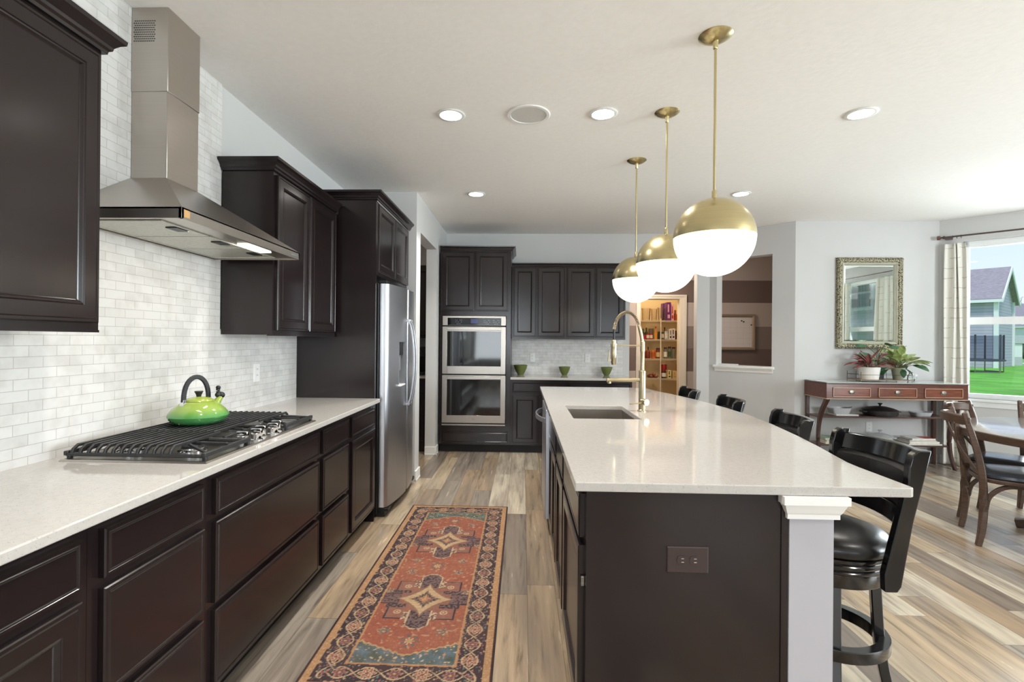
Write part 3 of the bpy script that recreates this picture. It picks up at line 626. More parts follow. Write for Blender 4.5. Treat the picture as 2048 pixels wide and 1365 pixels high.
for k in range(3):
    a0 = ky0 + .012 + k * .297; a1 = a0 + .292
    xr = kx1 - .020 if k != 1 else kx1 - .130
    mb = MB()
    for x in (kx0 + .014, xr):
        mb.box(x - .008, x + .008, a0, a1, .932, .948)
    for y in (a0 + .007, a1 - .007): mb.box(kx0 + .014, xr, y - .007, y + .007, .930, .942)
    nb = 13 if k != 1 else 12
    xl = kx0 + .032; xe = xl + .0295 * (nb - 1)
    for i in range(nb):
        x = xl + (xe - xl) * i / (nb - 1)
        mb.bar([*([(x, a0 + .006, .936), (x, a0 + .012, .952), (x, a0 + .03, .964)] if k == 0 else [(x, a0, .964)]), *([(x, a1 - .03, .964), (x, a1 - .012, .952), (x, a1 - .006, .936)] if k == 2 else [(x, a1 + .002, .964)])], .009, .012)
    for y in ((a0 + a1) / 2,): mb.box(xl - .004, xr, y - .005, y + .005, .948, .957)
    if k != 1:
        for q in (-.055, .055): mb.bar([(xr, (a0 + a1) / 2 + q * 2.2, .942), (xe + .012, (a0 + a1) / 2 + q, .958)], .010, .010)
    for x in (kx0 + .02, xr): 
        for y in (a0 + .012, a1 - .012): mb.box(x - .007, x + .007, y - .007, y + .007, .9185, .934)
    mb.build('grate', 'iron', t, bevel=.0025)
for i in range(5):
    y = 1.995 + i * .070; x = -1.142 + (.016 if i % 2 else -.004)
    kb = MB().lathe([(.026, .919), (.026, .924), (.021, .927), (.020, .944), (.023, .949), (.019, .952), (0, .952)], (x, y, 0), 24).build('knob', 'chrome', t)
    MB().box(x - .023, x + .023, y - .007, y + .007, .950, .968).build('knob_grip', 'chrome', kb, bevel=.002)

# kettle
kcx, kcy, kz = -1.452, 2.175, .9705
t = thing('kettle', 'bright green enamel tea kettle with black handle on the cooktop', 'kettle', (kcx, kcy, kz))
lp = lambda pr: [(r, z) for r, z in pr]
MB().lathe([(.080, 0), (.098, .004), (.116, .022), (.121, .034), (.117, .046), (.104, .064), (.084, .082), (.062, .096), (.057, .098)], (0, 0, 0), 40).build('body', 'enamel', t, local=True)
MB().lathe([(.060, .098), (.058, .103), (.045, .111), (.022, .117), (0, .118)], (0, 0, 0), 32).build('lid', 'enamel', t, local=True)
MB().lathe([(.009, .116), (.011, .126), (.016, .136), (.018, .140), (.016, .142), (0, .142)], (0, 0, 0), 20).build('lid_knob', 'black', t, local=True)
ha = math.radians(72)      # the handle arches along this direction
hd = Vector((math.cos(ha), math.sin(ha), 0))
pts = []
for i in range(17):
    a = PI * i / 16; pts.append((hd * (-.060 * math.cos(a) - .012)) + Vector((0, 0, .098 + .108 * math.sin(a) ** .8)))
MB().bar(pts, .020, .011, up=(hd.y, -hd.x, 0)).build('handle', 'black', t, local=True, bevel=.003)
for sgn in (-1, 1):
    c = hd * (-.012 + sgn * .062); MB().add([tuple(c + hd * dx + Vector((hd.y, -hd.x, 0)) * dy + Vector((0, 0, z))) for dx, dy, z in ((-.008, -.011, .080), (.008, -.011, .080), (.008, .011, .080), (-.008, .011, .080), (-.005, -.011, .110), (.005, -.011, .110), (.005, .011, .110), (-.005, .011, .110))], [(0, 3, 2, 1), (4, 5, 6, 7), (0, 1, 5, 4), (1, 2, 6, 5), (2, 3, 7, 6), (3, 0, 4, 7)]).build('handle_bracket', 'chrome', t, local=True)
sd = Vector((math.cos(math.radians(52)), math.sin(math.radians(52)), 0))
sp = MB().tube([tuple(sd * .066 + Vector((0, 0, .070))), tuple(sd * .080 + Vector((0, 0, .094))), tuple(sd * .092 + Vector((0, 0, .112)))], [.020, .015, .012], 16).build('spout', 'enamel', t, local=True)
W_ = lambda r, z: tuple(sd * r + Vector((0, 0, z)))
mb = MB().ball(W_(.094, .117), .015, 14).ball(W_(.078, .119), .012, 12).bar([W_(.096, .118), W_(.074, .120)], .020, .012)
mb.tube(cr([W_(.084, .122), W_(.079, .136), W_(.080, .150)]), .0085, 10).ball(W_(.080, .152), .0105, 12)
mb.build('whistle', 'black', t, local=True)

# ------------------------------------------------------------------ wall plates
def plate(name, label, O, face, kind='outlet', m='plate', group=None, w=.070, h=.115):
    t = thing(name, label, 'outlet', O, group=group)
    if face == '+x': U, V, N = Vector((0, 1, 0)), Vector((0, 0, 1)), Vector((1, 0, 0))
    else: U, V, N = Vector((1, 0, 0)), Vector((0, 0, 1)), Vector((0, -1, 0))
    if w > h: pass
    O = Vector(O)
    MB().panel(O - U * w / 2 - V * h / 2, U, V, N, w, h, [(0, 0), (0, .003), (.003, .006), (.006, .006)]).build('plate', m, t, smooth=False)
    A, B = (V, U) if w <= h else (U, V)     # A runs along the long side
    sl_ = 'slot' if m == 'plate' else 'slotlight'
    for s in (-1, 1):
        c = O + A * s * .0195 + N * .006
        poly = [(.0165 * math.cos(2 * PI * i / 20), .0145 * math.sin(2 * PI * i / 20)) for i in range(20)]
        f = MB().extr([(max(-.0135, min(.0135, p[0] * 1.05)), p[1]) for p in poly], c, B, A, N, .002).build('socket', m, t, smooth=False)
        mb = MB()
        for q in (-1, 1):
            k = c + N * .002 + B * q * .0055 + A * .003
            mb.extr([(-.001, -.004), (.001, -.004), (.001, .004), (-.001, .004)], k, B, A, N, .0006)
        mb.build('slots', sl_, f, smooth=False)
plate('wall_outlet', 'white outlet on the left tile near the refrigerator panel', (XW + .012, 3.07, 1.135), '+x')
plate('wall_outlet', 'white outlet on the back tile above the large green bowl', (.125, YB - .012, 1.13), '-y')
plate('wall_outlet', 'white outlet on the back tile right of the middle green bowl', (.845, YB - .012, 1.13), '-y')
plate('wall_outlet', 'white outlet on the back tile partly behind the faucet', (1.20, YB - .012, 1.13), '-y')
plate('wall_outlet', 'white outlet on the dining wall below the mahogany console', (3.97, 5.81, .40), '-y')

# bowls
def bowl(label, x, y, r, h):
    t = MB().lathe([(.0, 0), (r * .42, 0), (r * .44, .006), (r * .62, h * .25), (r * .86, h * .62), (r, h * .97), (r * 1.0, h), (r * .95, h), (r * .80, h * .62), (r * .55, h * .25), (r * .3, .012), (0, .011)], (0, 0, 0), 36).build('green_bowl', 'olive')
    t.location = (x, y, .9145); tag(t, label, 'bowl', 'green bowls on the back counter')
bowl('largest olive green bowl, beside the double oven', -.028, 6.36, .090, .125)
bowl('small olive green bowl in the middle of the back counter', .535, 6.38, .076, .108)
bowl('small olive green bowl on the back counter below the faucet spray head', 1.072, 6.38, .076, .108)

# ------------------------------------------------------------------ refrigerator
t = thing('refrigerator', 'stainless side by side refrigerator with ice and water dispenser', 'refrigerator', (-1.35, 4.18, 0))
MB().box(XW + .02, -1.090, 3.70, 4.655, .03, 1.775).build('cabinet', 'black', t, bevel=.004)
fxd = lambda y: -1.03 + .052 * (1 - ((y - 4.178) / .458) ** 2)
def fdoor(name, y0, y1, hole=None):
    def xf(y):
        e = min(abs(y - y0), abs(y1 - y)); return fxd(y) - .018 * max(0, 1 - e / .028) ** 2
    ys = sorted(set([y0 + (y1 - y0) * i / 22 for i in range(23)] + [y0 + .004, y0 + .01, y0 + .018, y1 - .004, y1 - .01, y1 - .018] + ([hole[0], hole[1]] if hole else [])))
    if hole: ys = [y for y in ys if not (abs(y - hole[0]) < .006 and y != hole[0]) and not (abs(y - hole[1]) < .006 and y != hole[1])]
    zs = [.075, .09] + ([hole[2], hole[3]] if hole else []) + [1.76, 1.775]
    vs = []; fs = []; n = len(ys)
    for z in zs: vs += [(xf(y), y, z) for y in ys]
    for j in range(len(zs) - 1):
        for i in range(n - 1):
            if hole and zs[j] == hole[2] and ys[i] >= hole[0] - 1e-6 and ys[i + 1] <= hole[1] + 1e-6: continue
            fs.append((j * n + i, j * n + i + 1, (j + 1) * n + i + 1, (j + 1) * n + i))
    b = len(vs); vs += [(-1.085, y, zs[0]) for y in ys] + [(-1.085, y, zs[-1]) for y in ys]
    top = (len(zs) - 1) * n
    for i in range(n - 1): fs += [(i, b + i, b + i + 1, i + 1), (top + i, top + i + 1, b + n + i + 1, b + n + i)]
    for i in (0, n - 1): fs.append(tuple([j * n + i for j in range(len(zs))] + [b + n + i, b + i]))
    fs.append(tuple([b + i for i in range(n)] + [b + n + i for i in reversed(range(n))]))
    return MB().add(vs, fs).build(name, 'steelv', t)
dz = (3.93, 4.085, .985, 1.335)
d1 = fdoor('freezer_door', 3.722, 4.172, dz); d2 = fdoor('fresh_food_door', 4.184, 4.634)
mb = MB(); x1 = fxd(4.0) + .004; x0 = -1.06; a, b, c, d = dz
mb.box(x0 - .004, x0, a, b, c, d)
for q in ((a, a + .004, c, d), (b - .004, b, c, d)): mb.box(x0, fxd((q[0] + q[1]) / 2) + .004, q[0], q[1], q[2], q[3])
mb.box(x0, fxd(4.0) + .003, a, b, d - .004, d)
ds = mb.build('dispenser_recess', 'grey', d1, smooth=False)
MB().box(-1.05, fxd(4.0) - .006, a + .012, b - .012, 1.225, d - .008).build('dispenser_control', 'blackglass', d1, bevel=.003)
MB().box(-1.05, -1.0, 3.985, 4.03, 1.10, 1.225).build('dispenser_paddle', 'grey', d1, bevel=.004)
MB().box(x0, fxd(4.0) + .012, a - .004, b + .004, c - .010, c + .004).build('drip_tray', 'plate', d1, bevel=.003)
for y, dd in ((4.140, d1), (4.216, d2)):
    xs_ = fxd(y); pts = [(xs_ + .012 + .052 * math.sin(PI * (i / 14)) ** .55, y, .80 + .72 * i / 14) for i in range(15)]
    MB().bar(pts, .022, .014, up=(1, 0, 0)).box(xs_ - .003, xs_ + .03, y - .010, y + .010, .798, .822).box(xs_ - .003, xs_ + .03, y - .010, y + .010, 1.498, 1.522).build('door_handle', 'steelv', dd, bevel=.003)
MB().box(-1.13, -1.01, 3.725, 3.80, .045, .07).box(-1.13, -1.01, 4.55, 4.63, .045, .07).box(-1.13, -1.04, 3.73, 4.63, 0, .045).build('base_grille', 'black', t, bevel=.004)
MB().box(-1.10, -1.035, 3.715, 3.79, 1.776, 1.80).box(-1.10, -1.035, 4.57, 4.64, 1.776, 1.80).build('hinge_cover', 'black', t, bevel=.004)

# ------------------------------------------------------------------ double oven
t = thing('double_oven', 'stainless double wall oven built into the tall back cabinet', 'oven', (-.584, 5.9, .33))
ox0, ox1, oy = -.963, -.206, YF - .002
MB().box(ox0 + .012, ox1 - .012, oy + .004, 6.45, .335, 1.635).build('oven_body', 'black', t)
MB().box(ox0, ox1, oy - .022, oy + .004, 1.527, 1.640).build('control_fascia', 'steel', t, bevel=.002)
cp = MB().box(ox0 + .06, ox1 - .055, oy - .0235, oy - .021, 1.530, 1.618).build('touch_panel', 'blackglass', t)
MB().box(-.625, -.540, oy - .0242, oy - .0233, 1.553, 1.605).build('display', 'blueled', cp, smooth=False)
mb = MB()
for i in range(5):
    for j in range(3):
        for x in (-.81, -.47, -.36): 
            if (i * 7 + j * 3) % 4: mb.box(x + i * .017, x + i * .017 + .007, oy - .0242, oy - .0233, 1.545 + j * .022, 1.548 + j * .022)
mb.build('key_marks', 'slotlight', cp, smooth=False)
for z0, z1, w0, w1, hz in ((.947, 1.511, 1.04, 1.456, 1.486), (.362, .931, .452, .880, .902)):
    vs = MB().box(ox0, ox0 + .057, oy - .03, oy + .004, z0, z1).box(ox1 - .057, ox1, oy - .03, oy + .004, z0, z1).box(ox0 + .057, ox1 - .057, oy - .03, oy + .004, z0, w0).box(ox0 + .057, ox1 - .057, oy - .03, oy + .004, w1, z1)
    d = vs.build('oven_door', 'steel', t, bevel=.0015)
    MB().box(ox0 + .055, ox1 - .055, oy - .027, oy + .002, w0 - .001, w1 + .001).build('door_glass', 'ovenglass', d, smooth=False)
    MB().box(ox0 + .055, ox1 - .055, oy - .055, oy - .042, hz - .017, hz + .017).box(ox0 + .06, ox0 + .09, oy - .045, oy - .029, hz - .012, hz + .012).box(ox1 - .09, ox1 - .06, oy - .045, oy - .029, hz - .012, hz + .012).build('door_handle', 'steel', d, bevel=.004)
    if z0 < .5:   # small maker's swirl on the lower door
        pts = [(-.584 + .012 * math.cos(a) * (1 + .2 * a), oy - .0308, z0 + .045 + .008 * math.sin(a)) for a in [i * .5 for i in range(12)]]
        MB().tube(pts, .0012, 6).build('maker_mark', 'grey', d)
MB().box(ox0 - .002, ox1 + .002, oy - .026, oy + .004, .330, .346).build('bottom_trim', 'steel', t, bevel=.001)
MB().box(ox0, ox1, oy - .01, oy + .004, .346, .362).build('vent_slot', 'black', t)

# ------------------------------------------------------------------ island
IX = .205        # cabinet face plane of the island working side
t = thing('kitchen_island', 'dark espresso island end panel and back with grey square corner post', 'kitchen island', (.6, 3.1, 0))
MB().box(IX, .818, 1.566, 1.588, .0, .884).build('end_panel', 'cab', t)
MB().box(.80, .825, 1.588, 4.66, .0, .884).build('back_panel', 'cab', t)
MB().box(IX, .818, 4.64, 4.66, .0, .884).build('far_panel', 'cab', t)
MB().box(.806, .826, 1.562, 1.575, .0, .884).build('corner_batten', 'cab', t)
p = MB().box(.829, .963, 1.560, 1.700, .0, .812).build('post', 'greypost', t)
p['label'] = 'pale grey square corner post'
cap = [(0, 0), (.012, 0), (.012, .014), (.016, .020), (.024, .040), (.026, .046), (.032, .048), (.032, .0725), (0, .0725)]
pts = [(.829, 1.560), (.963, 1.560), (.963, 1.700), (.829, 1.700)]
vs = []; fs = []; k = len(cap)
for (x, y), (sx, sy) in zip(pts, ((-1, -1), (1, -1), (1, 1), (-1, 1))):
    for a, b in cap: vs.append((x + sx * a, y + sy * a, .8115 + b))
for i in range(4):
    for j in range(k - 1): fs.append((i * k + j, ((i + 1) % 4) * k + j, ((i + 1) % 4) * k + j + 1, i * k + j + 1))
fs.append(tuple(i * k + k - 1 for i in range(4)))
MB().add(vs, fs).build('post_capital', 'white', t, smooth=False)['label'] = 'white moulded capital'
def isl(y0, y1, label, parts):
    t = thing('island_cabinet', label, 'cabinet', (.5, (y0 + y1) / 2, 0))
    if y0 > 2.6 and y1 < 3.6: MB().box(IX, .799, y0 + .0005, y1 - .0005, .10, .60).box(IX, IX + .02, y0 + .0005, y1 - .0005, .60, .884).build('cabinet_body', 'cab', t)
    else: MB().box(IX, .799, y0 + .0005, y1 - .0005, .10, .884).build('cabinet_body', 'cab', t)
    MB().box(IX + .075, .799, y0 + .0005, y1 - .0005, 0, .10).build('toe_kick', 'cabdark', t)
    for kind, a, b, z0, z1 in parts: front(t, kind, '-x', (IX - .0005, a, z0), b - a, z1 - z0, kind)
isl(1.589, 2.245, 'island cabinet with one drawer and door nearest the camera on the aisle side', [('drawer', 1.612, 2.215, .716, .857), ('door', 1.612, 2.215, .125, .690)])
MB().box(IX - .012, IX - .001, 1.596, 1.606, .565, .595).build('door_hinge', 'pewter', bpy.data.objects['island_cabinet'], bevel=.002)
isl(2.245, 2.72, 'island cabinet with one drawer and door in the middle of the aisle side', [('drawer', 2.27, 2.69, .716, .857), ('door', 2.27, 2.69, .125, .690)])
isl(2.72, 3.43, 'island sink cabinet with two doors on the aisle side', [('drawer', 2.745, 3.405, .716, .857), ('door', 2.745, 3.07, .125, .690), ('door', 3.08, 3.405, .125, .690)])
isl(4.035, 4.638, 'island cabinet beyond the dishwasher on the aisle side', [('door', 4.06, 4.61, .125, .857)])
t = thing('dishwasher', 'stainless dishwasher with a bowed bar handle at the island far end', 'dishwasher', (.5, 3.73, 0))
MB().box(IX, .79, 3.435, 4.03, .10, .884).build('tub', 'black', t)
d = MB().box(IX - .042, IX - .001, 3.438, 4.027, .115, .872).build('door', 'steelv', t, bevel=.004)
pts = [(IX - .045 - .055 * math.sin(PI * i / 12) ** .7, 3.47 + .525 * i / 12, .795) for i in range(13)]
MB().bar(pts, .012, .034).build('door_handle', 'steelv', d, bevel=.003)
MB().box(IX + .05, .79, 3.435, 4.03, 0, .10).build('kick_plate', 'black', t)
# top with the sink cutout and the bowed seating edge
ib = [(.166, 1.542), (1.180, 1.542), (1.192, 1.548), (1.196, 1.56), (1.196, 1.80), (1.200, 1.86), (1.222, 1.97), (1.255, 2.12), (1.300, 2.37), (1.348, 2.72), (1.372, 3.05), (1.366, 3.36), (1.336, 3.72), (1.290, 4.02), (1.238, 4.26), (1.205, 4.37), (1.168, 4.62), (1.150, 4.735), (1.14, 4.742), (.166, 4.742)]
sx0, sx1, sy0, sy1 = .292, .672, 2.815, 3.388
def slab_poly(zt, zb):
    xs = None
    mb = MB()
    def clip(poly, f):    # keep the part where f >= 0
        out = []
        for i in range(len(poly)):
            a, b = poly[i], poly[(i + 1) % len(poly)]; fa, fb = f(a), f(b)
            if fa >= 0: out.append(a)
            if fa * fb < 0: q = fa / (fa - fb); out.append((a[0] + (b[0] - a[0]) * q, a[1] + (b[1] - a[1]) * q))
        return out
    P1 = clip(ib, lambda p: sy0 - p[1]); P4 = clip(ib, lambda p: p[1] - sy1)
    mid = clip(clip(ib, lambda p: p[1] - sy0), lambda p: sy1 - p[1])
    def tj(P, y):     # add the hole corners on the shared edge
        out = []
        for i in range(len(P)):
            a, b = P[i], P[(i + 1) % len(P)]; out.append(a)
            if abs(a[1] - y) < 1e-6 and abs(b[1] - y) < 1e-6: out += sorted([(x, y) for x in (sx0, sx1) if min(a[0], b[0]) < x < max(a[0], b[0])], reverse=a[0] > b[0])
        return out
    P1 = tj(P1, sy0); P4 = tj(P4, sy1)
    P2 = clip(mid, lambda p: sx0 - p[0]); P3 = clip(mid, lambda p: p[0] - sx1)
    vs = []; fs = []
    for P in (P1, P2, P3, P4): o = len(vs); vs += [(x, y, zt) for x, y in P]; fs.append(tuple(range(o, o + len(P))))
    return vs, fs
vs, fs = slab_poly(.914, .885)
bm = bmesh.new(); bv = [bm.verts.new(v) for v in vs]
for f in fs: bm.faces.new([bv[i] for i in f])
bmesh.ops.remove_doubles(bm, verts=bm.verts, dist=1e-5)
bmesh.ops.dissolve_limit(bm, angle_limit=.001, verts=bm.verts[:], edges=[])
ex = bmesh.ops.extrude_face_region(bm, geom=bm.faces[:])
bmesh.ops.translate(bm, verts=[e for e in ex['geom'] if isinstance(e, bmesh.types.BMVert)], vec=(0, 0, -.029))
bmesh.ops.recalc_face_normals(bm, faces=bm.faces)
me = bpy.data.meshes.new('countertop'); bm.to_mesh(me); bm.free(); me.materials.append(M['quartz'])
o = bpy.data.objects.new('countertop', me); C.objects.link(o); tag(o, 'large white speckled quartz island countertop with a bowed seating edge', 'countertop')
md = o.modifiers.new('bevel', 'BEVEL'); md.width = .003; md.segments = 2; md.limit_method = 'ANGLE'
# sink
t = thing('kitchen_sink', 'rectangular stainless undermount sink in the island', 'sink', (.48, 3.1, .68))
a, b, c, d = sx0 - .006, sx1 + .006, sy0 - .006, sy1 + .006
mb = MB()
for q in ((a - .004, a, c, d), (b, b + .004, c, d), (a - .004, b + .004, c - .004, c), (a - .004, b + .004, d, d + .004)): mb.box(*q, .665, .8835)
mb.box(a - .004, b + .004, c - .004, d + .004, .660, .665).build('basin', 'steel', t)
MB().lathe([(.045, .6655), (.045, .668), (.03, .667), (0, .6665)], (.482, 3.1, 0), 24).build('drain', 'chrome', t)
# faucet
fx, fy = .752, 3.143
t = thing('faucet', 'brass spring neck kitchen faucet with pull down spray head on the island', 'faucet', (fx, fy, .914))
MB().lathe([(.027, .9145), (.027, .921), (.024, .924), (.021, .928), (.021, 1.168), (.018, 1.171), (.0118, 1.172), (.0118, 1.30), (.011, 1.302)], (fx, fy, 0), 28).build('body', 'faucet', t)
MB().lathe([(.0140, 1.29), (.0140, 1.352), (.011, 1.355)], (fx, fy, 0), 24).build('collar', 'faucet', t)
arc = cr([(fx - .001, fy, 1.34), (fx - .007, fy, 1.385), (fx - .016, fy, 1.425), (fx - .025, fy, 1.458), (fx - .046, fy, 1.505), (fx - .082, fy, 1.534), (fx - .118, fy, 1.532), (fx - .150, fy, 1.506), (fx - .170, fy, 1.465), (fx - .178, fy, 1.428)], 4)
MB().tube(arc, .0068, 12, up=(0, 1, 0)).build('neck_hose', 'black', t)
MB().tube(arc[:13], [.0112] * 11 + [.0105, .0100], 14, up=(0, 1, 0)).build('neck_sleeve', 'faucet', t)
hel = []; tot = len(arc) - 1; NT_ = 34
for i in range(0, NT_ * 12 + 1):
    u = 11 + (tot - 11.02) * i / (NT_ * 12); k = int(u); q = u - k; P = Vector(arc[k]).lerp(Vector(arc[k + 1]), q)
    T = (Vector(arc[min(k + 1, tot)]) - Vector(arc[max(k - 1, 0)])).normalized(); S = Vector((0, 1, 0)); V = T.cross(S); a = 2 * PI * i / 12
    hel.append(tuple(P + (S * math.cos(a) + V * math.sin(a)) * .0098))
MB().tube(hel, .0021, 6, caps=True).build('spring', 'faucet', t)
hx = fx - .180
MB().tube([(hx + .002, fy, 1.432), (hx, fy, 1.352)], .0062, 12).build('hose', 'black', t)
h = MB().lathe([(.010, 1.362), (.0145, 1.358), (.0145, 1.338), (.0165, 1.336), (.0165, 1.318), (.0172, 1.316), (.0172, 1.222), (.0145, 1.216), (.0135, 1.205)], (hx, fy, 0), 24).build('spray_head', 'faucet', t)
MB().box(hx - .036, hx - .012, fy - .007, fy + .007, 1.226, 1.240).tube([(hx - .031, fy, 1.238), (hx - .030, fy, 1.296)], .0042, 10).build('spray_lever', 'faucet', h)
MB().tube([(hx + .012, fy, 1.327), (fx - .010, fy, 1.327)], .0042, 10).lathe([(.0195, 1.318), (.0195, 1.337)], (hx, fy, 0), 20).build('support_arm', 'faucet', t)
MB().tube([(fx - .01, fy, 1.112), (fx - .222, fy, 1.106)], .0125, 16).tube([(fx - .205, fy, 1.104), (fx - .205, fy, 1.086)], .011, 14).build('spout', 'faucet', t)
MB().tube([(fx, fy - .016, .975), (fx + .018, fy - .050, .975)], .0205, 20).tube([(fx + .006, fy - .03, .972), (fx - .035, fy - .045, .969), (fx - .088, fy - .055, .966)], .0042, 10).build('lever_handle', 'faucet', t)
plate('island_outlet', 'brown horizontal duplex outlet on the island end panel', (.519, 1.566, .672), '-y', m='brownplate', w=.128, h=.082)

# ------------------------------------------------------------------ pendants, ceiling fixtures
PR = .178; PZ = 1.832
t = thing('pendant_light', 'brass and white globe pendant nearest the camera', 'pendant light', (.87, 2.298, PZ), group='globe pendants over the island')
MB().lathe([(.022, PR - .002)] + [(PR * math.sin(a), PR * math.cos(a)) for a in [.14 + (PI / 2 - .14) * i / 20 for i in range(21)]] + [(PR - .003, 0)] + [((PR - .003) * math.sin(a), (PR - .003) * math.cos(a)) for a in [PI / 2 - (PI / 2 - .14) * i / 12 for i in range(1, 13)]], (0, 0, 0), 56, caps=False).build('brass_dome', 'brass', t, local=True)
MB().lathe([((PR - .001) * math.sin(a), (PR - .001) * math.cos(a)) for a in [PI / 2 + PI / 2 * i / 20 for i in range(21)]], (0, 0, -.0005), 56, caps=False).build('glass_globe', 'globe', t, local=True)
zc = H - PZ
MB().lathe([(.006, PR + .04), (.006, zc - .055)], (0, 0, 0), 12).lathe([(.011, PR - .004), (.011, PR + .035), (.008, PR + .04)], (0, 0, 0), 16).lathe([(.009, zc - .062), (.011, zc - .058), (.011, zc - .038), (.0125, zc - .034), (.0125, zc - .022)], (0, 0, 0), 16).build('rod', 'brass', t, local=True)
MB().lathe([(.0, zc - .026), (.02, zc - .026), (.05, zc - .018), (.070, zc - .006), (.075, zc - .0015), (.075, zc - .001)], (0, 0, 0), 40).build('canopy', 'brass', t, local=True)
for y, lab in ((3.062, 'brass and white globe pendant between the other two'), (3.872, 'brass and white globe pendant farthest from the camera')):
    c = copy_tree(t); c.location = (.87, y, PZ); c['label'] = lab

t0 = thing('recessed_light', 'recessed ceiling light above the aisle left of the speaker grille', 'ceiling light', (-.463, 3.077, H), group='recessed lights in the kitchen ceiling')
MB().lathe([(.070, -.001), (.088, -.001), (.090, -.004), (.086, -.007), (.068, -.007), (.066, -.001)], (0, 0, 0), 40, caps=False).build('trim_ring', 'white', t0, local=True)
MB().lathe([(0, -.0045), (.068, -.0045)], (0, 0, 0), 40, caps=False).build('lens', 'lens', t0, local=True)
spots = [(.481, 3.072, 'recessed ceiling light right of the speaker grille'), (2.05, 3.09, 'recessed ceiling light over the floor right of the pendants'), (-.463, 4.745, 'recessed ceiling light in front of the double oven'), (2.045, 4.745, 'recessed ceiling light behind the nearest pendant globe')]
allsp = [(-.463, 3.077)]
for x, y, lab in spots:
    c = copy_tree(t0); c.location = (x, y, H); c['label'] = lab; allsp.append((x, y))
for x, y in allsp + [(-.463, 1.2), (.481, .2), (2.05, 1.2), (-.463, -1.2), (2.05, -1.2), (3.6, -1.2)]:
    light('recessed_lamp', 'AREA', (x, y, H - .012), 13.0 if x < 0 else 6.0, (1, .955, .89), rot=(0, 0, 0), shape='DISK', size=.13, spread=math.radians(115))
t = thing('ceiling_speaker', 'round flush ceiling speaker grille between two recessed lights', 'speaker', (.022, 3.077, H))
MB().lathe([(.112, -.001), (.132, -.001), (.134, -.004), (.130, -.008), (.112, -.008), (.110, -.003)], (0, 0, 0), 48, caps=False).build('bezel', 'white', t, local=True)
MB().lathe([(0, -.005), (.112, -.005)], (0, 0, 0), 48, caps=False).build('grille', 'grille', t, local=True)

